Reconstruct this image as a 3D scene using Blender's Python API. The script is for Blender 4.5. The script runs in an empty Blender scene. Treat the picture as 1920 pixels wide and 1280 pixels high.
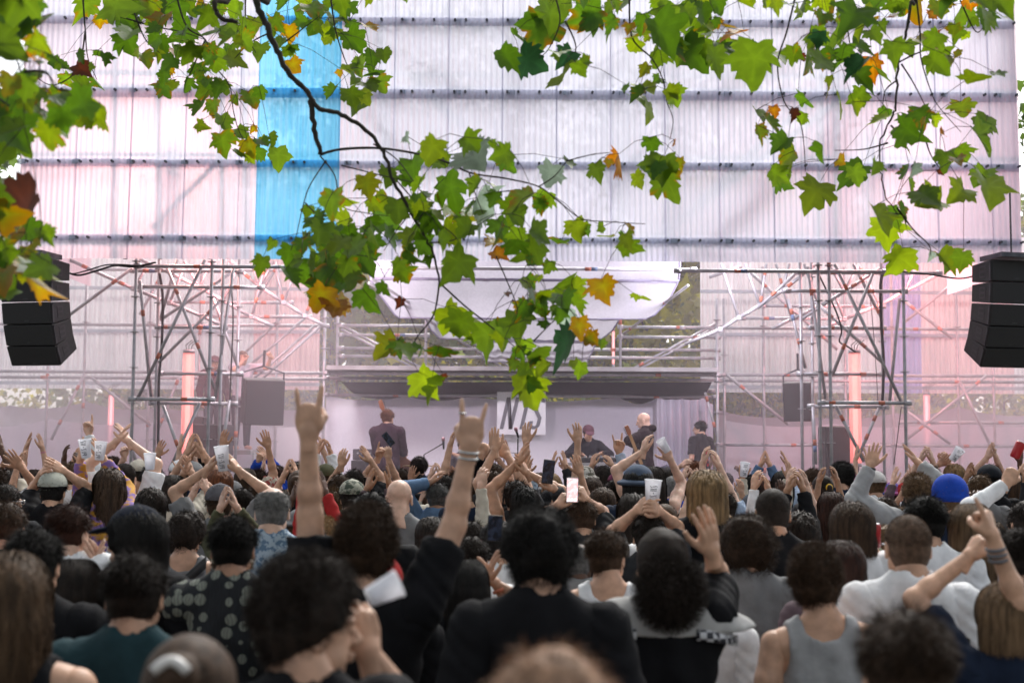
import bpy, math, random
import numpy as np
from mathutils import Vector, Matrix, Euler
# ---------------------------------------------------------------- camera
S = bpy.context.scene
COL = S.collection
F, CH = 2500.0, 2.0
R3 = (Matrix.Rotation(math.radians(90) + math.atan(200 / F), 3, 'X') @ Matrix.Rotation(math.radians(0.33), 3, 'Z'))
cd = bpy.data.cameras.new('camera'); cam = bpy.data.objects.new('camera', cd); COL.objects.link(cam)
cam.matrix_world = Matrix.Translation((0, 0, CH)) @ R3.to_4x4()
cd.sensor_width = 36; cd.lens = 36 * F / 1920; cd.clip_start = .05; cd.clip_end = 600
cd.dof.use_dof = True; cd.dof.focus_distance = 12.0; cd.dof.aperture_fstop = 2.8
S.camera = cam
# ---------------------------------------------------------------- sky and sun
W = bpy.data.worlds.new("World"); S.world = W; W.use_nodes = True
nt = W.node_tree; bg = nt.nodes['Background']
sky = nt.nodes.new('ShaderNodeTexSky'); sky.sky_type = 'NISHITA'; sky.sun_disc = False
SUN_EL, SUN_AZ = math.radians(48), math.radians(14)      # sun behind the stage, a little to the right
sky.sun_elevation = SUN_EL; sky.sun_rotation = SUN_AZ; sky.dust_density = 4; sky.air_density = 1
hs = nt.nodes.new('ShaderNodeHueSaturation'); hs.inputs['Saturation'].default_value = .3
nt.links.new(sky.outputs[0], hs.inputs['Color']); nt.links.new(hs.outputs[0], bg.inputs[0])
bg.inputs[1].default_value = 0.14
sl = bpy.data.lights.new('sun', 'SUN'); sl.energy = 1.5; sl.angle = math.radians(28); sl.color = (1, .97, .93)
so = bpy.data.objects.new('sun', sl); COL.objects.link(so)
sd = Vector((math.sin(SUN_AZ) * math.cos(SUN_EL), math.cos(SUN_AZ) * math.cos(SUN_EL), math.sin(SUN_EL)))
so.rotation_euler = sd.to_track_quat('Z', 'Y').to_euler()
S.view_settings.view_transform = 'Standard'; S.view_settings.look = 'None'
S.view_settings.exposure = 0.95; S.view_settings.gamma = 1
S.cycles.use_denoising = True; S.cycles.max_bounces = 7; S.cycles.transparent_max_bounces = 16
S.cycles.diffuse_bounces = 3; S.cycles.glossy_bounces = 2; S.cycles.transmission_bounces = 6; S.cycles.volume_bounces = 1
S.cycles.sample_clamp_indirect = 6; S.cycles.caustics_reflective = False; S.cycles.caustics_refractive = False
S.cycles.volume_step_rate = 3
rnd = random.Random(7); rng = np.random.default_rng(11)
PI = math.pi

def P(px, py, Y):
    d = R3 @ Vector(((px - 960) / F, (640 - py) / F, -1))
    t = Y / d.y
    return Vector((d.x * t, Y, CH + d.z * t))

# ---------------------------------------------------------------- materials
def nodes_of(name):
    m = bpy.data.materials.new(name); m.use_nodes = True
    return m, m.node_tree, m.node_tree.nodes['Principled BSDF']
def N(nt, kind, **kw):
    n = nt.nodes.new('ShaderNode' + kind)
    for k, v in kw.items():
        if k in n.inputs: n.inputs[k].default_value = v
        else: setattr(n, k, v)
    return n
def noise_col(nt, c1, c2, scale=5, detail=4, sx=(1, 1, 1), lo=.35, hi=.65):
    tc = N(nt, 'TexCoord'); mp = N(nt, 'Mapping'); mp.inputs['Scale'].default_value = sx
    nz = N(nt, 'TexNoise'); nz.inputs['Scale'].default_value = scale; nz.inputs['Detail'].default_value = detail
    cr = N(nt, 'ValToRGB'); cr.color_ramp.elements[0].color = (*c1, 1); cr.color_ramp.elements[1].color = (*c2, 1)
    cr.color_ramp.elements[0].position = lo; cr.color_ramp.elements[1].position = hi
    nt.links.new(tc.outputs['Object'], mp.inputs[0]); nt.links.new(mp.outputs[0], nz.inputs['Vector'])
    nt.links.new(nz.outputs[0], cr.inputs[0])
    return cr, nz
def mat(name, c, c2=None, rough=.6, metal=0, scale=6, sx=(1, 1, 1), bump=0, spec=.5):
    m, nt, b = nodes_of(name)
    c2 = c2 or tuple(x * .8 for x in c)
    cr, nz = noise_col(nt, c, c2, scale, 4, sx)
    nt.links.new(cr.outputs[0], b.inputs['Base Color'])
    b.inputs['Roughness'].default_value = rough; b.inputs['Metallic'].default_value = metal
    b.inputs['Specular IOR Level'].default_value = spec
    if bump:
        bp = N(nt, 'Bump', Strength=bump, Distance=.01); nt.links.new(nz.outputs[0], bp.inputs['Height'])
        nt.links.new(bp.outputs[0], b.inputs['Normal'])
    return m
def emit(name, c, s):
    m, nt, b = nodes_of(name)
    b.inputs['Base Color'].default_value = (.05, .05, .05, 1); b.inputs['Emission Color'].default_value = (*c, 1)
    b.inputs['Emission Strength'].default_value = s
    return m
def sheer(name, c, c2, transp, transl, scale=3, sx=(1, 1, .1), rough=.35, spec=.4, fine=0):
    """translucent sheet or gauze: surface + light coming through + holes/clarity"""
    m, nt, b = nodes_of(name); out = nt.nodes['Material Output']
    cr, nz = noise_col(nt, c, c2, scale, 5, sx, .3, .7)
    nt.links.new(cr.outputs[0], b.inputs['Base Color']); b.inputs['Roughness'].default_value = rough
    b.inputs['Specular IOR Level'].default_value = spec
    tl = N(nt, 'BsdfTranslucent'); nt.links.new(cr.outputs[0], tl.inputs[0])
    tr = N(nt, 'BsdfTransparent'); tr.inputs[0].default_value = (*[min(1, x ** .5) for x in c], 1)
    m1 = N(nt, 'MixShader', Fac=transl); m2 = N(nt, 'MixShader', Fac=transp)
    nt.links.new(b.outputs[0], m1.inputs[1]); nt.links.new(tl.outputs[0], m1.inputs[2])
    nt.links.new(m1.outputs[0], m2.inputs[1]); nt.links.new(tr.outputs[0], m2.inputs[2])
    nt.links.new(m2.outputs[0], out.inputs[0])
    return m
def objcol(name, rough=.8, var=.25, scale=30, bump=.3, spec=.3, sheen=0, sx=(1, 1, 1)):
    """colour comes from the object's own colour, varied by noise"""
    m, nt, b = nodes_of(name)
    oi = N(nt, 'ObjectInfo'); cr, nz = noise_col(nt, (1 - var,) * 3, (1,) * 3, scale, 4, sx)
    mx = N(nt, 'Mix'); mx.data_type = 'RGBA'; mx.blend_type = 'MULTIPLY'; mx.inputs[0].default_value = 1
    nt.links.new(oi.outputs['Color'], mx.inputs[6]); nt.links.new(cr.outputs[0], mx.inputs[7])
    nt.links.new(mx.outputs[2], b.inputs['Base Color'])
    b.inputs['Roughness'].default_value = rough; b.inputs['Specular IOR Level'].default_value = spec
    if sheen: b.inputs['Sheen Weight'].default_value = sheen
    if bump:
        bp = N(nt, 'Bump', Strength=bump, Distance=.01); nt.links.new(nz.outputs[0], bp.inputs['Height'])
        nt.links.new(bp.outputs[0], b.inputs['Normal'])
    return m

# ---------------------------------------------------------------- mesh helpers
class MB:
    def __init__(s): s.v = []; s.f = []; s.m = []; s.n = 0
    def add(s, v, f, mi=0):
        v = np.asarray(v, float).reshape(-1, 3)
        s.v.append(v)
        for q in f: s.f.append([int(i) + s.n for i in q]); s.m.append(mi)
        s.n += len(v)
    def tube(s, pts, r, seg=8, mi=0, cap=True):
        pts = [Vector(p) for p in pts]; n = len(pts)
        rs = r if hasattr(r, '__len__') else [r] * n
        vs = []; up = None
        for i, p in enumerate(pts):
            t = (pts[min(i + 1, n - 1)] - pts[max(i - 1, 0)]).normalized()
            if up is None: up = t.orthogonal().normalized()
            up = (up - t * up.dot(t)).normalized(); w = t.cross(up)
            for k in range(seg):
                a = 2 * PI * k / seg; vs.append(p + (up * math.cos(a) + w * math.sin(a)) * rs[i])
        f = [(i * seg + k, i * seg + (k + 1) % seg, (i + 1) * seg + (k + 1) % seg, (i + 1) * seg + k) for i in range(n - 1) for k in range(seg)]
        if cap: f += [tuple(range(seg - 1, -1, -1)), tuple((n - 1) * seg + k for k in range(seg))]
        s.add([tuple(v) for v in vs], f, mi)
    def box(s, c, d, rot=None, mi=0, bev=0):
        x, y, z = d[0] / 2, d[1] / 2, d[2] / 2
        R = rot if rot is not None else Matrix.Identity(3); c = Vector(c)
        vs = [c + R @ Vector((a * x, b * y, e * z)) for a in (-1, 1) for b in (-1, 1) for e in (-1, 1)]
        s.add([tuple(v) for v in vs], [(0, 1, 3, 2), (4, 6, 7, 5), (0, 4, 5, 1), (2, 3, 7, 6), (0, 2, 6, 4), (1, 5, 7, 3)], mi)
    def grid(s, A, mi=0):
        A = np.asarray(A, float); nu, nv = A.shape[:2]
        f = [(i * nv + j, (i + 1) * nv + j, (i + 1) * nv + j + 1, i * nv + j + 1) for i in range(nu - 1) for j in range(nv - 1)]
        s.add(A.reshape(-1, 3), f, mi)
    def prism(s, poly, y0, y1, fn, mi=0):
        """poly of (a,b); fn(a,b,y) -> point"""
        n = len(poly); vs = [tuple(fn(a, b, y0)) for a, b in poly] + [tuple(fn(a, b, y1)) for a, b in poly]
        s.add(vs, [tuple(range(n)), tuple(range(2 * n - 1, n - 1, -1))] + [(i, i + n, (i + 1) % n + n, (i + 1) % n) for i in range(n)], mi)
    def build(s, name, mats, parent=None, smooth=False, bevel=0, color=None, solid=0):
        me = bpy.data.meshes.new(name)
        v = np.concatenate(s.v) if s.v else np.zeros((0, 3))
        me.from_pydata(v.tolist(), [], s.f)
        for m in (mats if isinstance(mats, (list, tuple)) else [mats]): me.materials.append(m)
        if len(set(s.m)) > 1: me.polygons.foreach_set('material_index', s.m)
        if smooth: me.polygons.foreach_set('use_smooth', [True] * len(me.polygons))
        me.update()
        o = bpy.data.objects.new(name, me); COL.objects.link(o)
        if parent: o.parent = parent
        if color: o.color = (*color, 1)
        if bevel:
            b = o.modifiers.new('b', 'BEVEL'); b.width = bevel; b.segments = 2; b.limit_method = 'ANGLE'
        if solid:
            b = o.modifiers.new('s', 'SOLIDIFY'); b.thickness = solid
        return o
def tag(o, label=None, cat=None, group=None, kind=None):
    if label: o['label'] = label
    if cat: o['category'] = cat
    if group: o['group'] = group
    if kind: o['kind'] = kind
    return o
def thing(name, label, cat, loc=(0, 0, 0), rz=0, group=None):
    o = bpy.data.objects.new(name, None); COL.objects.link(o); o.location = loc; o.rotation_euler = (0, 0, rz); o.empty_display_size = .2
    return tag(o, label, cat, group)
# ================================================================ THE SETTING
M_ground = mat('ground', (.10, .09, .07), (.06, .06, .05), .95, scale=2)
g = MB(); g.grid([[(x, y, 0) for y in (-30, 0, 30, 120, 500)] for x in (-300, -40, 0, 40, 300)])
tag(g.build('ground', M_ground), kind='structure')
M_steel = mat('galvanised steel', (.46, .45, .47), (.33, .33, .345), .42, .4, scale=9)
M_orange = mat('orange tape', (.50, .16, .09), (.40, .13, .08), .6)
M_blue = mat('blue tape', (.16, .22, .36), (.12, .17, .28), .6)
M_black = mat('black plastic', (.012, .012, .013), (.02, .02, .021), .6, scale=20)
M_deck = mat('deck boards', (.38, .37, .37), (.26, .25, .25), .6, scale=3)
M_clear = sheer('clear corrugated sheet', (.64, .645, .73), (.57, .58, .68), .06, .74, 2.2, (9, 1, .35))
M_blues = sheer('blue corrugated sheet', (.22, .60, .86), (.12, .48, .76), .10, .68, 2.2, (9, 1, .35))
M_rail = sheer('rail', (.66, .72, .76), (.55, .62, .67), .50, .6, 6, (1, 1, 1))
M_bolt = mat('bolt', (.05, .05, .06), (.1, .1, .11), .3, .8)

# --- tall corrugated front of the roof
YF = 18.0
zb = P(960, 489, YF).z; xl = P(33, 489, YF).x; xr = P(1917, 496, YF).x
rows_py = [489, 450, 307, 172, 36, -6]                      # bottom edge, rails, top edge
zs = [P(960, p, YF).z for p in rows_py]
fac = thing('corrugated_facade', 'tall translucent corrugated facade hanging over the stage with one blue strip', 'facade', (0, YF, 0))
def lean(z): return (z - zb) * .035
WL = .076
def corr_sheet(x0, x1, z0, z1, y, m, parent, name='panel', amp=.010, ln=True, wl=WL, seg=6):
    n = max(4, int((x1 - x0) / wl * seg)); xs = np.linspace(x0, x1, n + 1); zz = np.linspace(z0, z1, 4)
    A = np.zeros((n + 1, 4, 3)); A[..., 0] = xs[:, None]
    A[..., 1] = y + amp * np.sin(xs / wl * 2 * PI)[:, None] + (np.array([lean(z) for z in zz])[None, :] if ln else 0)
    A[..., 2] = zz[None, :]
    b = MB(); b.grid(A); return b.build(name, m, parent, True)
xb0, xb1 = P(481, 320, YF).x, P(635, 320, YF).x
edges = [xl]; w = .745
while edges[-1] + w < xb0 - .2: edges.append(edges[-1] + w)
edges += [xb0, xb1]
while edges[-1] + w < xr - .2: edges.append(edges[-1] + w)
edges.append(xr)
bands = [(zs[0], zs[1] + .06), (zs[1] - .04, zs[2] + .05), (zs[2] - .07, zs[3] + .05), (zs[3] - .10, zs[4] + .05), (zs[4] - .08, zs[5])]
for bi, (z0, z1) in enumerate(bands):
    for i in range(len(edges) - 1):
        blue = abs(edges[i] - xb0) < 1e-6
        corr_sheet(edges[i] - (.01 if i and not blue else 0), edges[i + 1] + (.01 if i < len(edges) - 2 else 0), z0, z1 + rnd.uniform(-.004, .004),
                   -.012 * bi - (.006 if i % 2 else 0) - (.02 if blue else 0), M_blues if blue else M_clear, fac)
for zi in zs[1:5]:
    b = MB(); y = lean(zi) - .095
    for (a, c, mi) in ((xl - .02, xb0, 0), (xb0, xb1, 2), (xb1, xr + .02, 0)):
        b.box(((a + c) / 2, y + .128, zi), (c - a, .02, .072), mi=mi)
    x = xl + .08; k = 0
    while x < xr:
        b.tube([(x, y + .07, zi), (x, y + .005, zi)], .018, 8, 1); x += .29 if k % 3 else .15; k += 1
    x = xl
    while x < xr:                                      # clamps behind each seam
        b.box((x, y + .10, zi), (.1, .08, .06), mi=0); x += w
    b.build('rail', [M_rail, M_bolt, mat('blue rail', (.03, .25, .42), rough=.4)], fac)
# right return wall hanging behind the facade edge
M_pinkc = sheer('side corrugated sheet', (.92, .80, .84), (.85, .70, .76), .1, .7, 2.2, (9, 9, .35))
b = MB(); n = 240; ys = np.linspace(0.05, 3.2, n)
A = np.zeros((n, 2, 3)); A[..., 0] = (xr + .02 + .010 * np.sin(ys / WL * 2 * PI))[:, None]; A[..., 1] = ys[:, None]
A[:, 0, 2] = zb - .06; A[:, 1, 2] = zs[5]; b.grid(A); b.build('side_panel', M_pinkc, fac, True)
b = MB(); A = A.copy(); A[..., 0] = (xl - .02 + .010 * np.sin(ys / WL * 2 * PI))[:, None]; A[:, 0, 2] = zb; b.grid(A)
b.build('side_panel', M_pinkc, fac, True)
# tubes of the frame that show as shadows through the sheets
def ppt(px, py, Y): return tuple(P(px, py, Y))
def tubes(parent, name, segs, Y, r=.026, tape=True, m=None):
    """segs: (px0,py0,px1,py1[,Y0,Y1]) one part each"""
    for s_ in segs:
        Y0, Y1 = (s_[4], s_[5]) if len(s_) > 5 else (Y, Y)
        a, c = P(s_[0], s_[1], Y0), P(s_[2], s_[3], Y1)
        if name == 'ledger': zz = (a.z + c.z) / 2; a.z = c.z = zz
        b = MB(); b.tube([a, c], r)
        L = (c - a).length
        if tape and L > .6:
            for t, mi in ((rnd.uniform(.1, .3), 1), (rnd.uniform(.6, .85), 1))[rnd.randrange(2):rnd.choice((1, 2, 2))]:
                p = a.lerp(c, t); d = (c - a).normalized() * .045
                b.tube([p - d, p + d], r + .003, 8, mi)
                if rnd.random() < .08: b.tube([p + d, p + 3 * d], r + .003, 8, 2)
            if name == 'ledger':
                for p in (a, c):
                    d = (c - a).normalized() * .05; b.tube([p - d, p + d], r + .012, 8)
        b.build(name, [m or M_steel, M_orange, M_blue], parent, True)
def post(parent, px, ytop, Y, ybot=None, zbot=0, r=.024, step=.5, ztop=None, tape=False):
    x = P(px, ytop, Y).x; z1 = ztop if ztop is not None else P(px, ytop, Y).z; z0 = P(px, ybot, Y).z if ybot else zbot
    b = MB(); b.tube([(x, Y, z0), (x, Y, z1)], r)
    z = .1
    while z < z1 - .03:
        if z > z0 and step: b.tube([(x, Y, z - .005), (x, Y, z + .005)], .062, 10)
        z += step if step else 99
    if not step or rnd.random() < .35:
        z = rnd.uniform(z0 + .3 * (z1 - z0), z1 - .3); b.tube([(x, Y, z), (x, Y, z + .09)], r + .004, 8, 1)
    b.build('post', [M_steel, M_orange, M_blue], parent, True)
    return x
grd = thing('roof_scaffold', 'scaffold roof frame showing as faint shadows through the translucent facade', 'scaffold', (0, 0, 0))
tubes(grd, 'ledger', [(40, p - 6, 1900, p - 4) for p in (455, 312, 176, 40)], YF + .28, .03, False)
tubes(grd, 'post', [(x, -10, x, 486) for x in (60, 235, 300, 395, 430, 640, 978, 1270, 1560, 1585, 1880)], YF + .42, .03, False)
tubes(grd, 'brace', [(705, 45, 930, 170), (700, 185, 800, 290), (1270, 480, 1560, 205), (1000, 490, 1230, 235), (1110, 130, 1190, 80), (1310, 160, 1540, 50),
                     (290, 420, 400, 310), (1290, 455, 1640, 180)], YF + .36, .03, False)

# --- scaffold towers (front)
ZT = P(960, 470, 18.7).z + .4
lt = thing('scaffold_tower', 'steel scaffold tower at the left of the stage with black cables down one post', 'scaffold', (0, 0, 0), group='front scaffold towers')
for px, Y in ((254, 18.7), (297, 19.5), (396, 18.7), (417, 19.2), (448, 20.0)): post(lt, px, 560, Y, ztop=ZT)
tubes(lt, 'ledger', [(248, 748, 396, 748), (285, 756, 440, 756, 19.5, 19.7), (258, 498, 640, 502), (262, 538, 490, 538, 19.2, 19.2), (250, 508, 450, 508, 19.6, 19.6), (300, 700, 450, 701, 19.8, 19.8), (297, 613, 420, 614, 19.5, 19.5)], 18.7)
tubes(lt, 'brace', [(384, 487, 258, 747), (375, 754, 318, 880), (306, 760, 345, 870), (262, 525, 284, 752, 18.9, 19.4), (312, 498, 405, 735, 19.3, 19.3),
                    (438, 498, 403, 748, 19.2, 19.2), (430, 750, 412, 870, 19, 19), (248, 503, 120, 598, 19.5, 19.5), (238, 812, 254, 862, 19, 19), (300, 600, 450, 500, 19.9, 19.9), (297, 680, 417, 560, 19.4, 19.4), (447, 690, 400, 560, 20, 20), (332, 487, 300, 600, 19.6, 19.6)], 18.75, .024)
rt = thing('scaffold_tower', 'steel scaffold tower at the right of the stage beside the pink light tube', 'scaffold', (0, 0, 0), group='front scaffold towers')
for px, Y in ((1501, 19.6), (1522, 20.0), (1535, 18.7), (1555, 18.7), (1653, 19.6), (1694, 18.7)): post(rt, px, 560, Y, ztop=ZT)
tubes(rt, 'ledger', [(1540, 755, 1702, 755), (1520, 761, 1660, 763, 19.6, 19.6), (1270, 507, 1660, 510), (1475, 545, 1695, 546, 19.2, 19.2), (1500, 510, 1760, 513, 19.6, 19.6), (1500, 700, 1655, 702, 19.8, 19.8), (1522, 614, 1655, 615, 19.8, 19.8)], 18.7)
tubes(rt, 'brace', [(1565, 495, 1692, 757), (1637, 512, 1560, 705, 19, 19), (1687, 560, 1668, 752, 19.3, 19.3), (1567, 760, 1620, 865), (1648, 765, 1612, 850, 19.4, 19.4),
                    (1515, 500, 1548, 748, 19.4, 19.4), (1524, 762, 1530, 870, 19.4, 19.4), (1500, 505, 1420, 578, 19.8, 20), (1500, 600, 1655, 500, 19.9, 19.9), (1522, 560, 1655, 680, 19.7, 19.7), (1600, 495, 1655, 600, 19.9, 19.9), (1478, 560, 1510, 690, 19.9, 19.9)], 18.75, .024)

# --- sloping wing trusses behind the towers
def truss(label, bott, tops, Y):
    t = thing('roof_truss', label, 'truss', group='sloping wing trusses')
    tubes(t, 'chord', [(*bott[i], *bott[i + 1]) for i in range(len(bott) - 1)], Y, .027)
    tubes(t, 'web', [(a[0], a[1], c[0], c[1]) for a, c in tops], Y, .022, True)
    for q in bott[1:-1]:
        bb = MB(); p = P(*q, Y); bb.box(p, (.075, .07, .07)); bb.build('clamp', M_steel, t, bevel=.01)
    return t
truss('sloping scaffold truss in front of the grey wall, nearest the left speaker stack', [(128, 486), (250, 541), (318, 568), (380, 593), (412, 608)], [((250, 541), (275, 500)), ((318, 568), (345, 500))], 20.2)
truss('sloping scaffold truss crossing behind the left tower', [(262, 486), (300, 503), (374, 539), (472, 594), (512, 611)], [((374, 539), (345, 490)), ((374, 539), (395, 490)), ((472, 594), (500, 490)), ((418, 565), (450, 490))], 20.7)
truss('sloping scaffold truss ending beside the stairs left of centre', [(430, 488), (487, 538), (532, 567), (572, 592), (612, 612)], [((487, 538), (470, 490)), ((487, 538), (512, 490)), ((532, 567), (560, 490)), ((532, 567), (515, 490)), ((572, 592), (610, 500))], 21.2)
truss('sloping scaffold truss ending at the right of the stage opening', [(1526, 498), (1467, 545), (1425, 573), (1385, 596), (1350, 618), (1284, 645)], [((1467, 545), (1480, 495)), ((1425, 573), (1397, 495)), ((1425, 573), (1437, 495)), ((1385, 596), (1352, 495))], 20.2)
truss('sloping scaffold truss crossing behind the right tower', [(1640, 512), (1583, 547), (1535, 575), (1485, 598), (1448, 616)], [((1583, 547), (1610, 495)), ((1583, 547), (1555, 495)), ((1535, 575), (1508, 495)), ((1485, 598), (1455, 495))], 20.7)
truss('sloping scaffold truss behind the right tower reaching to the right speaker stack', [(1758, 516), (1697, 546), (1650, 572), (1583, 598), (1540, 616)], [((1697, 546), (1720, 495)), ((1650, 572), (1610, 495)), ((1583, 598), (1560, 540))], 21.2)

# --- back scaffold left and right
def backs(label, ledg, posts, brc, Y):
    t = thing('back_scaffold', label, 'scaffold', group='back scaffolds')
    for px in posts: post(t, px, 500, Y, step=1.0)
    tubes(t, 'ledger', ledg, Y); tubes(t, 'brace', brc, Y - .1)
backs('back scaffold before the left grey corrugated wall', [(-40, 607, 612, 611), (-40, 696, 640, 699), (-40, 707, 640, 710), (320, 567, 545, 567, 22, 22), (380, 594, 580, 593, 22, 22), (70, 505, 600, 507)],
      [96, 164, 285, 378, 522], [(155, 708, 96, 824), (172, 708, 282, 797), (336, 706, 296, 806), (300, 520, 262, 590), (520, 500, 480, 560)], 22.6)
backs('back scaffold before the right pinkish corrugated wall', [(1280, 614, 1840, 618), (1355, 702, 1960, 706), (1350, 713, 1960, 717), (1430, 573, 1655, 575, 22, 22), (1392, 596, 1580, 598, 22, 22), (1690, 791, 1960, 793), (1350, 833, 1960, 837)],
      [1430, 1582, 1670, 1792, 1858], [(1850, 704, 1702, 822), (1800, 715, 1858, 838), (1702, 772, 1782, 832), (1828, 500, 1694, 605), (1690, 560, 1785, 634), (1363, 703, 1478, 795), (1400, 505, 1570, 655), (1330, 520, 1390, 500)], 22.6)

# --- centre stage frame
cs = thing('scaffold_structure', 'scaffold frame around the middle of the stage carrying the long deck', 'scaffold')
for px, Y in ((610, 21.6), (634, 22.6), (1344, 21.6), (1357, 22.6)): post(cs, px, 560, Y)
for px in (800, 1163): post(cs, px, 505, 22.4, ybot=700, step=0)
tubes(cs, 'ledger', [(600, 500, 1300, 507, 19.4, 19.4), (612, 700, 1345, 703, 21.6, 21.6), (612, 709, 1345, 712, 22.4, 22.4), (640, 610, 800, 611), (640, 628, 800, 628), (640, 653, 1345, 656), (640, 668, 1345, 671),
                     (1163, 613, 1345, 614), (1163, 632, 1345, 632), (612, 740, 1340, 744, 22.3, 22.3), (1200, 730, 1335, 736)], 22.6)
tubes(cs, 'brace', [(640, 617, 795, 700), (645, 612, 800, 695), (692, 530, 966, 704, 19.6, 24.5), (696, 522, 972, 698, 19.6, 24.5), (1290, 535, 1150, 640, 19.6, 23.5), (1345, 605, 1163, 704), (1350, 610, 1168, 708),
                    (1322, 735, 1348, 830, 21.7, 21.7)], 22.6, .022)
b = MB(); a, c = P(612, 688, 21.5), P(1345, 691, 21.5); b.box(((a.x + c.x) / 2, 22.1, a.z - .01), (c.x - a.x, 1.2, .075)); b.box(((a.x + c.x) / 2, 21.47, a.z - .03), (c.x - a.x, .03, .03))
b.build('deck', M_deck, cs, bevel=.004)

# --- stage platform
M_stage = mat('stage floor', (.05, .048, .05), (.035, .034, .035), .5)
st = thing('stage', 'low black stage platform carrying the band behind the crowd', 'stage', (0, 19.4, 0))
b = MB(); b.box((.2, 2.0, .7), (7.2, 4.4, .1)); b.build('floor_deck', M_stage, st)
b = MB(); b.box((.2, -.16, .34), (7.1, .04, .6)); b.build('skirt', M_black, st)

# --- corrugated back walls with rails
M_wall = sheer('grey corrugated wall', (.80, .79, .82), (.56, .56, .59), .04, .5, 2.2, (9, 1, .3))
M_wallp = sheer('salmon corrugated wall', (.86, .60, .60), (.66, .48, .50), .04, .45, 2.2, (9, 1, .3))
M_wallv = sheer('violet corrugated wall', (.42, .38, .66), (.34, .32, .55), .04, .45, 2.2, (9, 1, .3))
def backwall(label, segs, py0, py1, Y=24.5):
    t = thing('corrugated_wall', label, 'wall', group='corrugated back walls')
    for (p0, p1, m) in segs:
        x0, x1 = P(p0, 620, Y).x, P(p1, 620, Y).x; z0, z1 = P(960, py0, Y).z, P(960, py1, Y).z
        zm = P(960, 623, Y).z; z2 = P(960, 560, Y).z
        for q0, q1 in ((z0, zm), (zm - .1, z2), (z2 - .1, z1)):
            corr_sheet(x0, x1, q0, q1, Y - (.02 if q0 > z0 else 0), m, t, amp=.018, ln=False, wl=.095, seg=6)
    for py in (545, 625, 723):
        x0, x1 = P(segs[0][0], py, Y).x, P(segs[-1][1], py, Y).x
        bb = MB(); bb.box(((x0 + x1) / 2, Y - .07, P(960, py, Y).z), (x1 - x0, .04, .06)); bb.build('rail', M_rail, t)
backwall('grey corrugated back wall left of the stage with one salmon section', [(-160, 120, M_wall), (120, 300, M_wall), (300, 476, M_wall), (476, 600, M_wallp)], 733, 440)
backwall('pinkish grey corrugated back wall right of the stage with a violet strip', [(1313, 1480, M_wall), (1480, 1655, M_wall), (1655, 1727, M_wallv), (1727, 1900, M_wallp), (1900, 2080, M_wall)], 733, 440)

# --- gauze screens
M_scrim = sheer('pale gauze', (.78, .74, .80), (.70, .66, .73), .22, .45, 60, (1, 1, 1), .8, .1)
M_scrim2 = sheer('grey gauze', (.50, .46, .52), (.44, .41, .46), .2, .4, 60, (1, 1, 1), .8, .1)
M_cloth = sheer('stage cloth', (.80, .76, .86), (.72, .68, .79), .03, .5, 40, (1, 1, 1), .85, .1)
M_sail = sheer('white sail cloth', (.56, .54, .62), (.50, .48, .56), .04, .45, 30, (1, 1, 1), .8, .1)
M_gauzeb = sheer('black gauze', (.010, .010, .012), (.02, .02, .022), .08, .1, 40, (1, 1, 1), .8, .1)
def hang(name, label, cat, top, Y, zb=0, m=None, fold=.03, sag=True, n=12, group=None, freq=9):
    """cloth hung between top points (px,py), sagging between them"""
    pts = []
    for i in range(len(top) - 1):
        for k in range(n):
            t = k / n; px = top[i][0] * (1 - t) + top[i + 1][0] * t; py = top[i][1] * (1 - t) + top[i + 1][1] * t
            if sag: py += 4 * t * (1 - t) * min(9, abs(top[i + 1][0] - top[i][0]) * .07)
            pts.append(P(px, py, Y))
    pts.append(P(*top[-1], Y))
    A = []
    for i, p in enumerate(pts):
        col = []
        for j in range(9):
            t = j / 8; z = zb + (p.z - zb) * t
            col.append((p.x, Y + fold * math.sin(p.x * freq + 1.3 * math.sin(p.x * 2.1) + t * 2) * (.4 + .6 * (1 - t)) + .02 * math.sin(z * 7 + p.x * 3), z))
        A.append(col)
    b = MB(); b.grid(A); o = b.build(name, m, None, True)
    return tag(o, label, cat, group)
hang('gauze_screen', 'far grey gauze screen under the left corrugated wall', 'screen', [(-60, 752), (20, 760), (162, 752), (300, 764), (450, 757), (620, 762)], 24.0, 0, M_scrim2, group='gauze screens')
hang('gauze_screen', 'pale pink gauze screen left of the stage', 'screen', [(-60, 795), (94, 785), (305, 789), (470, 794), (612, 790)], 23.0, 0, M_scrim, group='gauze screens')
hang('gauze_screen', 'far grey gauze screen under the right corrugated wall', 'screen', [(1345, 768), (1500, 778), (1680, 774), (1795, 762), (1960, 776)], 24.0, 0, M_scrim2, group='gauze screens')
hang('gauze_screen', 'pale pink gauze screen right of the stage', 'screen', [(1357, 787), (1560, 794), (1800, 790), (1960, 794)], 23.0, 0, M_scrim, group='gauze screens')
hang('stage_backdrop', 'large pale lilac cloth backdrop behind the band', 'backdrop', [(612, 741), (760, 742), (880, 743), (1160, 744), (1178, 752), (1197, 757), (1216, 753), (1232, 745)], 22.35, .75, M_cloth, .028, True, 16, freq=7)
hang('stage_curtain', 'bunched pale curtain folds at the right end of the backdrop', 'curtain', [(1232, 745), (1262, 748), (1280, 747), (1300, 749), (1318, 746), (1336, 758)], 22.1, .75, M_cloth, .10, True, 14, freq=42)
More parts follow.
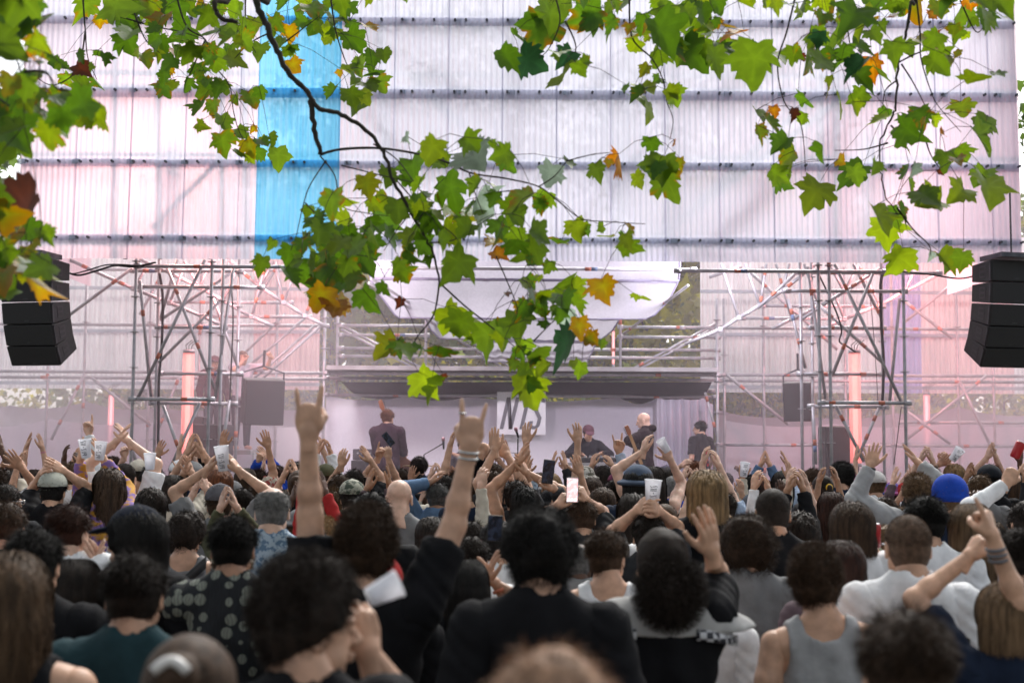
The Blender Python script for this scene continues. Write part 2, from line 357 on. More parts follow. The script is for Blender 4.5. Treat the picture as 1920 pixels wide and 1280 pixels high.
# black gauze under the deck
b = MB(); A = []
for i in range(25):
    t = i / 24; a = P(640 + 695 * t, 716, 21.7); c = P(700 + 600 * t, 745 + 8 * math.sin(t * 9) + (6 if t > .8 else 0), 23.2)
    A.append([tuple(a.lerp(c, s) + Vector((0, 0, -.1 * math.sin(s * PI)))) for s in (0, .25, .5, .75, 1)])
b.grid(A); tag(b.build('black_awning', M_gauzeb, None, True), 'sagging black gauze slung under the deck above the backdrop', 'awning')
# white sails of the ceiling
def sail(label, L, Rr, Y):
    """curved-sided cloth: L, Rr lists of (px,py) down the left and right edge"""
    n = len(L); A = []
    for i in range(n):
        row = []
        for k in range(25):
            t = k / 24; px = L[i][0] * (1 - t) + Rr[i][0] * t; py = L[i][1] * (1 - t) + Rr[i][1] * t
            p = P(px, py, Y + i * .05); row.append((p.x, p.y + .03 * math.sin(k * 1.9), p.z))
        A.append(row)
    t_ = thing('ceiling_sail', label, 'sail', group='ceiling sails')
    b = MB(); b.grid(A); b.build('cloth', M_sail, t_, True)
    b = MB(); b.tube([(A[0][0][0], A[0][0][1] - .03, A[0][0][2]), (A[0][-1][0], A[0][-1][1] - .03, A[0][-1][2])], .018)
    b.tube([(q[0][0], q[0][1] - .02, q[0][2]) for q in A], .012); b.tube([(q[-1][0], q[-1][1] - .02, q[-1][2]) for q in A], .012)
    b.tube([(A[-1][0][0], A[-1][0][1] - .03, A[-1][0][2]), (A[-1][-1][0], A[-1][-1][1] - .03, A[-1][-1][2])], .012)
    b.build('batten', mat('lilac batten', (.30, .28, .38), rough=.6), t_, True)
sail('topmost white ceiling sail just under the facade', [(690, 478), (692, 500), (694, 521)], [(1276, 482), (1275, 505), (1273, 526)], 19.7)
sail('wide white ceiling sail with curved sides, second from the top', [(694, 523), (712, 552), (740, 590), (748, 596)], [(1272, 528), (1255, 562), (1228, 590), (1212, 598)], 20.6)
sail('middle white ceiling sail with curved sides, third from the top', [(798, 597), (808, 618), (824, 635)], [(1162, 598), (1148, 620), (1122, 640)], 21.5)
sail('small lowest white ceiling sail above the deck', [(895, 640), (902, 660), (910, 678)], [(1118, 642), (1110, 660), (1100, 680)], 22.5)

# --- lettered banner
M_ban = mat('banner cloth', (.86, .86, .88), (.80, .80, .83), .8); M_let = mat('banner letters', (.15, .15, .17), (.18, .18, .2), .8)
bt = thing('banner', 'square white banner with slanted grey letters hanging on the backdrop', 'banner')
YB = 22.22; tl, br_ = P(932, 734, YB), P(1023, 815, YB)
b = MB(); b.box(((tl.x + br_.x) / 2, YB, (tl.z + br_.z) / 2), (br_.x - tl.x, .03, tl.z - br_.z)); b.build('cloth', M_ban, bt, bevel=.004)
BW, BH = br_.x - tl.x, tl.z - br_.z
def letter(polys):
    bb = MB()
    for pl in polys:
        bb.prism(pl, YB - .022, YB - .016, lambda a, c, y: (tl.x + BW * (a + .20 * (c - .5) + .0), y, br_.z + BH * c))
    bb.build('letter', M_let, bt)
c0, c1 = .13, .87; s = .075
letter([[(.13, c0), (.13 + s, c0), (.13 + s, c1), (.13, c1)], [(.13 + s, c1), (.315, c0), (.315, c0 + .22), (.13 + s, c1 - .0)][::1], [(.13, c1), (.13 + s, c1), (.39, c0), (.315, c0)], [(.315, c0), (.39, c0), (.39, c1), (.315, c1)]])
letter([[(.535, c0), (.61, c0), (.61, c1 - .08), (.535, c1 - .08)], [(.45, c1 - .08), (.70, c1 - .08), (.70, c1), (.45, c1)]])
def arc(cx, cy, rx, ry, a0, a1, w, n=9):
    o = [(cx + rx * math.cos(math.radians(a0 + (a1 - a0) * i / n)), cy + ry * math.sin(math.radians(a0 + (a1 - a0) * i / n))) for i in range(n + 1)]
    q = [(cx + (rx - w) * math.cos(math.radians(a0 + (a1 - a0) * i / n)), cy + (ry - w) * math.sin(math.radians(a0 + (a1 - a0) * i / n))) for i in range(n + 1)]
    return [[o[i], o[i + 1], q[i + 1], q[i]] for i in range(n)]
letter(arc(.82, .76, .115, .11, 0, 180, s) + [[(.705, .76), (.78, .76), (.80, .62), (.725, .60)], [(.725, .60), (.80, .62), (.935, .40), (.86, .38)], [(.86, .24), (.935, .24), (.935, .40), (.86, .38)]] + arc(.82, .24, .115, .11, 180, 360, s)
       + [[(.705, .24), (.78, .24), (.78, .32), (.705, .32)]])

# --- light tubes
M_diff = sheer('pink diffuser', (1.0, .62, .60), (.95, .55, .55), .30, .75, 6, (1, 1, .3), .3, .3); M_tube = emit('glowing tube', (1.0, .36, .32), 2.1); M_tube2 = emit('soft glowing tube', (1.0, .55, .58), 2.0)
def led(label, px, y0, y1, Y, r, m):
    t = thing('light_tube', label, 'light tube', group='glowing light tubes')
    a, c = P(px, y0, Y), P(px, y1, Y)
    b = MB(); b.tube([(a.x, Y, c.z), (a.x, Y, a.z)], r, 20); b.build('diffuser', M_diff, t, True)
    b = MB(); b.tube([(a.x, Y, c.z + .02), (a.x, Y, a.z - .02)], r * .42, 12); b.build('tube', m, t, True)
    b = MB(); b.tube([(a.x, Y, a.z), (a.x, Y, a.z + .05)], r * 1.05, 16); b.tube([(a.x, Y, c.z - .05), (a.x, Y, c.z)], r * 1.05, 16)
    b.build('end_cap', M_steel, t, True)
    b = MB()
    for k in (-1, 0, 1):
        b.tube([(a.x + k * .03, Y, a.z + .05), (a.x + k * .05, Y, a.z + .12), (a.x + .1 + k * .05, Y, a.z + .2)], .006, 6)
    b.build('hanger', M_black, t)
led('tall glowing pink light tube behind the left tower', 354, 662, 868, 20.0, .085, M_tube)
led('tall glowing pink light tube beside the right tower', 1602, 662, 868, 20.0, .085, M_tube)
led('short pale light tube before the left gauze screen', 209, 740, 850, 23.4, .05, M_tube2)
led('short pale light tube before the right gauze screen', 1737, 740, 860, 23.4, .055, M_tube2)
led('thin pink light tube standing on the deck', 1150, 620, 683, 22.8, .025, M_tube2)
led('pink light tube hung behind the facade at the upper left', 320, 330, 440, 18.9, .085, M_tube)
led('pink light tube hung behind the facade at the upper right', 1640, 330, 450, 18.9, .085, M_tube)
# pink flood lamps behind the facade
M_lens = emit('flood lens', (1, .5, .45), 6)
def flood(label, px, py, Y, power, tgt, lc=(1, .34, .34)):
    p = P(px, py, Y)
    t = thing('flood_lamp', label, 'lamp', tuple(p), group='pink flood lamps')
    dr = (Vector(tgt) - p).normalized(); t.rotation_euler = dr.to_track_quat('-Y', 'Z').to_euler()
    b = MB(); b.box((0, 0, 0), (.22, .13, .16)); b.build('housing', M_black, t, bevel=.02)
    b = MB(); b.box((0, -.07, 0), (.18, .01, .12)); b.build('lens', M_lens, t)
    l = bpy.data.lights.new('flood_light', 'AREA'); l.energy = power; l.color = lc; l.size = .3
    o = bpy.data.objects.new('flood_light', l); COL.objects.link(o); o.location = p + dr * .12
    o.rotation_euler = (Vector(tgt) - p).to_track_quat('-Z', 'Y').to_euler()
flood('pink flood lamp glowing through the left of the facade', 315, 385, 20.2, 52, P(315, 370, YF), (1, .42, .34))
flood('pink flood lamp glowing through the right of the facade', 1650, 400, 20.2, 20, P(1660, 380, YF))
flood('pink flood lamp above the left wing washing the scaffold', 420, 470, 20.0, 38, P(300, 760, 24))
flood('pink flood lamp above the right wing washing the scaffold', 1700, 470, 20.0, 85, P(1720, 760, 24))
flood('added pale fill lamp behind the facade hem washing the left of the backdrop', 560, 462, 18.8, 62, P(860, 800, 22), (1, .82, .9))  # added fill lamp, hidden behind the hem to lift the dark backdrop
flood('added pale fill lamp behind the facade hem washing the right of the backdrop', 1400, 462, 18.8, 62, P(1060, 800, 22), (.92, .86, 1))  # its added counterpart, brightening the backdrop from the right
# ================================================================ FIGURES: signed distance shapes turned into meshes
class SDF:
    def __init__(s, lo, hi, h):
        s.h = h; s.lo = np.array(lo, float); s.n = np.maximum(3, np.ceil((np.array(hi) - s.lo) / h).astype(int) + 1)
        s.D = np.full(s.n, .5, np.float32)
    def sub(s, lo, hi):
        a = np.clip(((np.array(lo) - s.lo) / s.h).astype(int) - 1, 0, s.n); b = np.clip(((np.array(hi) - s.lo) / s.h).astype(int) + 2, 0, s.n)
        if (b <= a).any(): return None
        g = [s.lo[k] + s.h * np.arange(a[k], b[k]) for k in range(3)]
        X, Y, Z = np.meshgrid(*g, indexing='ij')
        return (slice(a[0], b[0]), slice(a[1], b[1]), slice(a[2], b[2])), X, Y, Z
    def put(s, sl, d, k, op='u'):
        D = s.D[sl]
        if op == 'cut': s.D[sl] = np.maximum(D, -d); return
        if k > 0:
            hh = np.clip(.5 + .5 * (D - d) / k, 0, 1); s.D[sl] = D * (1 - hh) + d * hh - k * hh * (1 - hh)
        else: s.D[sl] = np.minimum(D, d)
    def cone(s, a, b, ra, rb, k=.01, op='u', flat=None):
        a = np.array(a, float); b = np.array(b, float); m = max(ra, rb) + 2 * k + s.h
        q = s.sub(np.minimum(a, b) - m, np.maximum(a, b) + m)
        if q is None: return
        sl, X, Y, Z = q; ab = b - a; L2 = max(1e-9, ab @ ab)
        px, py, pz = X - a[0], Y - a[1], Z - a[2]
        t = np.clip((px * ab[0] + py * ab[1] + pz * ab[2]) / L2, 0, 1)
        d = np.sqrt((px - t * ab[0]) ** 2 + (py - t * ab[1]) ** 2 + (pz - t * ab[2]) ** 2) - (ra + (rb - ra) * t)
        s.put(sl, d, k, op)
    def ell(s, c, r, k=.01, op='u', R=None):
        c = np.array(c, float); r = np.array(r, float); m = r.max() + 2 * k + s.h
        q = s.sub(c - m, c + m)
        if q is None: return
        sl, X, Y, Z = q; x, y, z = X - c[0], Y - c[1], Z - c[2]
        if R is not None:
            R = np.array(R); x, y, z = R[0, 0] * x + R[1, 0] * y + R[2, 0] * z, R[0, 1] * x + R[1, 1] * y + R[2, 1] * z, R[0, 2] * x + R[1, 2] * y + R[2, 2] * z
        k0 = np.sqrt((x / r[0]) ** 2 + (y / r[1]) ** 2 + (z / r[2]) ** 2)
        k1 = np.sqrt((x / r[0] ** 2) ** 2 + (y / r[1] ** 2) ** 2 + (z / r[2] ** 2) ** 2) + 1e-9
        s.put(sl, k0 * (k0 - 1) / k1, k, op)
    def mesh(s):
        """naive surface nets -> verts, quads"""
        D = s.D; neg = D < 0
        nx, ny, nz = D.shape
        c = np.zeros((nx - 1, ny - 1, nz - 1), np.int8)
        for i in (0, 1):
            for j in (0, 1):
                for k in (0, 1): c += neg[i:nx - 1 + i, j:ny - 1 + j, k:nz - 1 + k]
        act = np.argwhere((c > 0) & (c < 8))
        idx = -np.ones(c.shape, np.int64); idx[act[:, 0], act[:, 1], act[:, 2]] = np.arange(len(act))
        acc = np.zeros((len(act), 3)); cnt = np.zeros(len(act))
        for ax in range(3):
            o1, o2 = [a for a in range(3) if a != ax]
            for u in (0, 1):
                for v in (0, 1):
                    o = np.zeros(3, int); o[o1] = u; o[o2] = v; p = act + o; q = p.copy(); q[:, ax] += 1
                    d0 = D[p[:, 0], p[:, 1], p[:, 2]]; d1 = D[q[:, 0], q[:, 1], q[:, 2]]
                    w = (d0 < 0) != (d1 < 0); t = np.where(w, d0 / np.where(w, d0 - d1, 1), 0)
                    pos = o + np.zeros((len(act), 3)); pos[:, ax] += t
                    acc += pos * w[:, None]; cnt += w
        V = (act + acc / np.maximum(cnt, 1)[:, None]) * s.h + s.lo
        Q = []
        for ax in range(3):
            o1, o2 = [(1, 2), (2, 0), (0, 1)][ax]
            sa = [slice(None)] * 3; sb = [slice(None)] * 3; sa[ax] = slice(0, -1); sb[ax] = slice(1, None)
            e = neg[tuple(sa)] != neg[tuple(sb)]; p = np.argwhere(e)
            p = p[(p[:, o1] > 0) & (p[:, o2] > 0) & (p[:, o1] < D.shape[o1] - 1) & (p[:, o2] < D.shape[o2] - 1)]
            f = neg[p[:, 0], p[:, 1], p[:, 2]]
            def cc(a, b):
                q = p.copy(); q[:, o1] -= a; q[:, o2] -= b; return idx[q[:, 0], q[:, 1], q[:, 2]]
            quad = np.stack([cc(1, 1), cc(0, 1), cc(0, 0), cc(1, 0)], 1)
            quad[~f] = quad[~f][:, ::-1]; quad = quad[(quad >= 0).all(1)]; Q.append(quad)
        return V, np.concatenate(Q)

def fbm(p, f, seed=0):
    o = np.zeros(len(p)); r = np.random.default_rng(seed)
    for k in range(5):
        w = r.normal(size=3) * f * (1.5 ** k); o += np.sin(p @ w + r.uniform(0, 6)) / (1.35 ** k)
    return o / 2.4
def xf(mesh, M, mirror=False):
    V, Q = mesh; M = np.array(M)
    if mirror: V = V * np.array([-1, 1, 1]); Q = Q[:, ::-1]
    return V @ M[:3, :3].T + M[:3, 3], Q
def join(parts):
    Vs, Qs, n = [], [], 0
    for V, Q in parts: Vs.append(V); Qs.append(Q + n); n += len(V)
    return np.concatenate(Vs), np.concatenate(Qs)
def to_mesh(name, parts, mats):
    """parts: list of (V,Q) or ((V,Q),matindex)"""
    ms = [p if isinstance(p[1], int) else (p, 0) for p in parts]
    V, Q = join([p[0] for p in ms]); me = bpy.data.meshes.new(name)
    me.vertices.add(len(V)); me.vertices.foreach_set('co', V.astype(np.float32).ravel())
    me.loops.add(Q.size); me.loops.foreach_set('vertex_index', Q.astype(np.int32).ravel())
    me.polygons.add(len(Q)); me.polygons.foreach_set('loop_start', np.arange(0, Q.size, Q.shape[1], dtype=np.int32))
    me.polygons.foreach_set('use_smooth', np.ones(len(Q), bool))
    mi = np.concatenate([np.full(len(p[0][1]), p[1], np.int32) for p in ms]); me.polygons.foreach_set('material_index', mi)
    for m in (mats if isinstance(mats, (list, tuple)) else [mats]): me.materials.append(m)
    me.update(calc_edges=True); me.validate()
    return me

# ---- hands. Local frame: wrist at origin, fingers towards +Z, back of the hand towards -Y (palm +Y), thumb towards +X
FB = [(-.030, .078, .060), (-.010, .086, .069), (.011, .084, .074), (.031, .078, .066)]     # little .. index: x, z of knuckle, length
def hand(curl, thumb, spread=1., h=.0042):
    """curl: four numbers 0 (straight) .. 1 (closed) little..index"""
    s = SDF((-.09, -.07, -.06), (.11, .13, .21), h)
    s.cone((0, 0, -.055), (0, 0, .01), .0275, .0265, .0)
    s.ell((0, 0, .005), (.031, .021, .03), .012)
    s.ell((0, .003, .05), (.043, .017, .05), .014)
    s.ell((.028, .012, .035), (.021, .018, .032), .012)
    s.ell((-.026, .010, .035), (.017, .015, .034), .010)
    for (x, z, L), c in zip(FB, curl):
        a = x * 4.2 * spread * (1 - .8 * c); p = np.array([x, 0, z]); r = .0098 if x > -.02 else .0085
        d = np.array([math.sin(a), 0, math.cos(a)]); ang = 0
        s.cone((x * .8, .001, .045), p, .0125, r * 1.1, .008)
        for j, (l, dr) in enumerate(((.44, .95), (.31, .88), (.25, .78))):
            ang += c * (1.45, 1.75, 1.0)[j] + .06
            v = np.array([d[0] * math.cos(ang), math.sin(ang), d[2] * math.cos(ang)])
            q = p + v * L * l * 1.12; s.cone(p, q, r, r * dr / (1 if j == 0 else .95), .0025); p = q; r *= dr / (.98)
    t0 = np.array([.028, .010, .022])
    if thumb == 'out': t1, t2, t3 = t0 + (.030, .006, .028), t0 + (.050, .010, .056), t0 + (.060, .010, .082)
    elif thumb == 'in': t1, t2, t3 = t0 + (.020, .022, .030), t0 + (.008, .044, .050), t0 + (-.018, .050, .058)
    else: t1, t2, t3 = t0 + (.022, .012, .034), t0 + (.030, .020, .062), t0 + (.030, .024, .086)
    s.cone(t0, t1, .0165, .0125, .008); s.cone(t1, t2, .012, .0105, .003); s.cone(t2, t3, .0105, .0085, .003)
    return s.mesh()
HAND = {}
def hands(kind, fine=False):
    key = (kind, fine)
    if key not in HAND:
        spec = {'flat': ([.06, .02, .02, .06], 'mid', .6), 'open': ([.12, .06, .05, .08], 'out', 1.25), 'relax': ([.38, .30, .24, .16], 'mid', 1.),
                'horns': ([.03, 1, 1, .03], 'in', 1.3), 'fist': ([1, 1, 1, 1], 'in', 1), 'point': ([1, 1, .95, .02], 'in', 1), 'grip': ([.62, .58, .55, .52], 'mid', 1.), 'cupped': ([.25, .2, .2, .22], 'mid', .5)}[kind]
        HAND[key] = hand(*spec, h=.0036 if fine else .0048)
    return HAND[key]

# ---- head: local frame centre between the ears at origin, face towards +Y, top at z .118, chin at -.118
def make_head(h=.0055):
    s = SDF((-.11, -.13, -.20), (.11, .15, .14), h)
    s.ell((0, -.012, .032), (.077, .096, .086), 0)
    s.ell((0, .022, -.028), (.060, .070, .085), .02)
    s.ell((0, .052, -.092), (.028, .028, .024), .02)                    # chin
    s.ell((.038, .022, -.066), (.026, .045, .030), .02); s.ell((-.038, .022, -.066), (.026, .045, .030), .02)
    s.ell((0, .083, .016), (.052, .016, .012), .012)                    # brow
    s.cone((0, .088, .008), (0, .112, -.030), .009, .0125, .008); s.ell((.011, .100, -.034), (.008, .010, .008), .005); s.ell((-.011, .100, -.034), (.008, .010, .008), .005)
    for x in (-1, 1):
        s.ell((x * .031, .098, -.002), (.017, .014, .012), 0, 'cut'); s.ell((x * .031, .078, -.002), (.0135, .0135, .0125), .002)
        s.ell((x * .079, -.008, -.008), (.009, .020, .033), .006); s.ell((x * .087, -.004, -.006), (.006, .012, .020), 0, 'cut')
        s.ell((x * .082, -.010, -.032), (.006, .010, .010), .005)
    s.ell((0, .094, -.060), (.024, .010, .0065), .005); s.ell((0, .091, -.071), (.020, .011, .008), .005); s.ell((0, .106, -.0655), (.022, .006, .0022), 0, 'cut')
    s.cone((0, -.032, -.04), (0, -.040, -.19), .054, .060, .02)         # neck
    s.cone((0, .01, -.09), (0, -.015, -.19), .044, .05, .02)
    return s.mesh()
HEAD = make_head()
HZ = 1.632                        # head centre height on a 1.75 m figure; neck root z 1.47
SH = (.185, -.015, 1.425)         # shoulder joint (right side x>0)
def legs_sdf(s, off=0, legw=1):
    for x in (-1, 1):
        s.cone((x * .095, 0, .90), (x * .10, .01, .50), .088 + off, .058 + off, .03)
        s.cone((x * .10, .01, .50), (x * .105, -.01, .10), .056 + off, .038 + off, .02)
def make_torso():
    s = SDF((-.33, -.24, .0), (.33, .30, 1.62), .016)
    legs_sdf(s)
    s.ell((0, 0, .96), (.165, .115, .13), .05)
    s.ell((0, .005, 1.12), (.140, .095, .16), .06)
    s.ell((0, .0, 1.30), (.168, .112, .17), .06)
    s.cone((-.15, -.012, 1.425), (.15, -.012, 1.425), .062, .062, .05)
    s.cone((0, -.030, 1.42), (0, -.036, 1.56), .072, .054, .05)
    for x in (-1, 1):
        s.cone((x * .10, -.02, 1.455), (x * .03, -.03, 1.50), .035, .045, .04)
        s.cone((x * .105, -.02, .05), (x * .12, .16, .035), .04, .032, .02)
    return s.mesh()
TORSO = make_torso()
def make_shirt(kind):
    """tee (crew), tank (narrow straps, low neck), loose (hoodie/sweater)"""
    o = {'tee': .016, 'tank': .012, 'loose': .030}[kind]
    s = SDF((-.36, -.26, .70), (.36, .26, 1.56), .012)
    s.ell((0, 0, .97), (.165 + o, .12 + o, .16), .05)
    s.ell((0, .005, 1.12), (.150 + o, .10 + o, .17), .06)
    s.ell((0, 0, 1.29), (.170 + o, .114 + o, .17 + o), .06)
    s.cone((-.155, -.012, 1.425), (.155, -.012, 1.425), .064 + o, .064 + o, .05)
    for x in (-1, 1): s.cone((x * .11, -.02, 1.452), (x * .04, -.03, 1.495), .042 + o, .050 + o * .6, .04)
    s.cone((0, -.030, 1.40), (0, -.034, 1.50), .076 + o, .066 + o, .03)
    if kind == 'tank':
        for x in (-1, 1): s.ell((x * .245, 0, 1.44), (.115, .25, .17), 0, 'cut')
        s.ell((0, -.03, 1.545), (.088, .3, .115), 0, 'cut')
    else:
        s.ell((0, -.022, 1.560), (.070, .074, .050), 0, 'cut')
        s.ell((0, .03, 1.545), (.062, .07, .060), 0, 'cut')
    X, Y, Z = s.sub((-.4, -.3, .6), (.4, .3, 1.6))[1:]
    # soft creases in the cloth
    pf = np.stack([X.ravel() * 1.6, Y.ravel() * 1.6, Z.ravel() + np.abs(X.ravel()) * .9], 1)
    s.D += (.0065 * fbm(pf, 15, 4)).reshape(s.D.shape).astype(np.float32)
    s.D += (.003 * np.sin(Z * 34 + 5 * np.sin(X * 9) + 3 * np.sin(Y * 11)) * np.clip((1.42 - Z) * 5, 0, 1) + .003 * np.sin(X * 46 + Z * 17)).astype(np.float32)
    s.D = np.maximum(s.D, (.84 - Z)).astype(np.float32)
    return s.mesh()
SHIRT = {k: make_shirt(k) for k in ('tee', 'tank', 'loose')}
def make_trousers():
    s = SDF((-.3, -.22, .03), (.3, .22, 1.0), .02)
    s.ell((0, 0, .90), (.175, .125, .12), .04); legs_sdf(s, .018)
    return s.mesh()
TROUS = make_trousers()
M_skin = objcol('skin', .48, .30, 16, .25, .4)
M_cloth2 = objcol('clothing', .85, .22, 12, .9, .15, 0)
M_hairm = objcol('hair', .62, .62, 55, .2, .2, sx=(1, 1, .12))
M_hair2 = objcol('short hair', .65, .5, 45, .25, .2)
M_denim = objcol('trousers', .9, .3, 25, .3, .2)

def frame_of(z, y):
    """rotation with local Z along z and local Y (palm) towards y"""
    z = Vector(z).normalized(); y = Vector(y); y = (y - z * y.dot(z)).normalized(); x = y.cross(z)
    return Matrix(((x.x, y.x, z.x), (x.y, y.y, z.y), (x.z, y.z, z.z)))
def arm_ik(Sj, Wt, side, up=.30, fo=.265, pole=None):
    Sj, Wt = Vector(Sj), Vector(Wt); d = Wt - Sj; L = min(d.length, (up + fo) * .995); dn = d.normalized(); Wt = Sj + dn * L
    a = (up * up - fo * fo + L * L) / (2 * L); hgt = math.sqrt(max(0, up * up - a * a))
    pole = Vector(pole) if pole else Vector((side * .5, .75, -.5)); pl = (pole - dn * pole.dot(dn))
    pl = pl.normalized() if pl.length > 1e-3 else Vector((side, 0, 0))
    return Sj + dn * a + pl * hgt, Wt
def arm_parts(Sj, E, Wt, hk, palm, side, fine=False, fdir=None, fat=1.):
    """skin arm from shoulder through elbow to wrist, and its hand"""
    Sj, E, Wt = map(Vector, (Sj, E, Wt)); pts = np.array([Sj, E, Wt]); m = .09
    s = SDF(pts.min(0) - m, pts.max(0) + m, .0075 if fine else .010)
    s.cone(Sj, E, .054 * fat, .042 * fat, .0); s.cone(E, Wt, .040 * fat, .026 * fat, .015)
    mid = E.lerp(Wt, .28); s.ell(mid, (.0385 * fat,) * 3, .02)
    s.ell(Sj.lerp(E, .45), (.052 * fat,) * 3, .02)
    fd = (Wt - E).normalized(); fd = (Vector(fdir).normalized() * .6 + fd * .4).normalized() if fdir else fd
    M = frame_of(fd, palm).to_4x4(); M.translation = Wt
    return [s.mesh(), xf(hands(hk, fine), M, mirror=(side > 0))], M
def sleeve(Sj, E, Wt, kind, k=1.):
    Sj, E, Wt = map(Vector, (Sj, E, Wt))
    if kind == 'none': return None
    r0 = {'short': .080, 'long': .075, 'loose': .088}[kind]
    end = Sj.lerp(E, .78) if kind == 'short' else Wt.lerp(E, .08)
    pts = np.array([Sj, E, Wt, end]); s = SDF(pts.min(0) - .13, pts.max(0) + .13, .012)
    ins = Vector((0, 0, 1.38)).lerp(Sj, .72)
    s.cone(ins, Sj, .078, r0, 0)
    if kind == 'short': s.cone(Sj, end, r0, .076, .02); ax, ed = (E - Sj).normalized(), end
    else:
        s.cone(Sj, E, r0, r0 * .80, .02); s.cone(E, end, r0 * .80, .042 if kind == 'long' else .052, .02); ax, ed = (Wt - E).normalized(), end
    X, Y, Z = [s.lo[i] + s.h * np.arange(s.n[i]) for i in range(3)]
    X, Y, Z = np.meshgrid(X, Y, Z, indexing='ij')
    u = (X - ed.x) * ax.x + (Y - ed.y) * ax.y + (Z - ed.z) * ax.z
    near = (X - ed.x) ** 2 + (Y - ed.y) ** 2 + (Z - ed.z) ** 2 < .13 ** 2
    s.D = np.where(near, np.maximum(s.D, u), s.D).astype(np.float32)
    s.D += (.0035 * np.sin(((X - Sj.x) * ax.x + (Y - Sj.y) * ax.y + (Z - Sj.z) * ax.z) * 75 + 4 * np.sin(X * 30 + Z * 12))).astype(np.float32)
    return s.mesh()

# ---- hair: an under-shell plus thousands of thin strips. Local frame = head frame
def in_hair(p, low=-.075, front=.055):
    """scalp mask on head-shaped points"""
    x, y, z = p[:, 0], p[:, 1], p[:, 2]
    line = np.interp(y, [-.11, -.03, .0, .04, .075, .095], [low, low + .01, -.02, .005, front, front + .02])
    return z > line
def strip(P0, D, n, L, w, droop, curl, r, wave=0, part=None):
    """vectorised hair strips: roots P0 (m,3), directions D"""
    m = len(P0); pts = [P0]; d = D.copy(); p = P0.copy(); ph = r.uniform(0, 6.28, m); sd = r.normal(size=(m, 3)); sd /= np.linalg.norm(sd, axis=1)[:, None]
    st = L / n
    for k in range(n):
        if curl:
            a = ph + k * curl; t1 = np.cross(d, sd); t1 /= np.linalg.norm(t1, axis=1)[:, None] + 1e-9
            dd = d + .9 * (np.cos(a)[:, None] * t1 + np.sin(a)[:, None] * np.cross(d, t1))
        else: dd = d + wave * np.sin(ph + k * 1.1)[:, None] * sd
        dd /= np.linalg.norm(dd, axis=1)[:, None]
        p = p + dd * (st if np.isscalar(st) else st[:, None]); pts.append(p.copy())
        d = d + np.array([0, 0, -1.]) * droop; d /= np.linalg.norm(d, axis=1)[:, None]
    pts = np.stack(pts, 1)                                                    # m, n+1, 3
    side = np.cross(D, sd); side /= np.linalg.norm(side, axis=1)[:, None] + 1e-9
    ww = w * np.linspace(1, .25, n + 1)[None, :, None]
    A = pts - side[:, None] * ww / 2; B = pts + side[:, None] * ww / 2
    V = np.stack([A, B], 2).reshape(-1, 3); b = (np.arange(m) * (n + 1) * 2)[:, None] + (np.arange(n) * 2)[None]
    Q = np.stack([b, b + 1, b + 3, b + 2], -1).reshape(-1, 4)
    return V, Q
def scalp_pts(m, r, low=-.075, front=.055):
    v = r.normal(size=(m * 3, 3)); v /= np.linalg.norm(v, axis=1)[:, None]
    p = v * np.array([.078, .098, .088]) + np.array([0, -.012, .030])
    lowm = v[:, 2] < -.2; p[lowm] = v[lowm] * np.array([.066, .085, .12]) + np.array([0, -.012, .02])
    k = in_hair(p, low, front); return p[k][:m], v[k][:m]
def shell(off, low, front, h=.009, noise=0, f=40, seed=1, extra=None):
    s = SDF((-.20, -.24, -.48), (.20, .20, .24), h)
    s.ell((0, -.012, .032), np.array([.078, .097, .087]) + off, 0)
    s.ell((0, -.03, -.02), np.array([.070, .072, .080]) + off * .8, .02)
    if extra: extra(s)
    X, Y, Z = np.meshgrid(*[s.lo[i] + s.h * np.arange(s.n[i]) for i in range(3)], indexing='ij')
    p = np.stack([X.ravel(), Y.ravel(), Z.ravel()], 1)
    if noise: s.D += (noise * fbm(p, f, seed)).reshape(s.D.shape).astype(np.float32)
    line = np.interp(Y, [-.11, -.03, .0, .04, .075, .095], [low, low + .01, -.02, .005, front, front + .02]) - (off > .03) * .02
    if low > -.3:
        line = line + .010 * fbm(p, 55, 9).reshape(s.D.shape); s.D = s.D + (np.clip((.0 - Z) / .08, 0, 1) * min(off, .03) * .85).astype(np.float32)
        s.D = np.maximum(s.D, line - Z).astype(np.float32)
    face = ((Y - .03) > 0) & (Z < front); s.D = np.where(face & (low <= -.3), np.maximum(s.D, np.clip(Y - .03, 0, 1) + .0), s.D).astype(np.float32)
    s.D = np.where(s.D > .4, .4, s.D)
    return s.mesh()
HAIR = {}
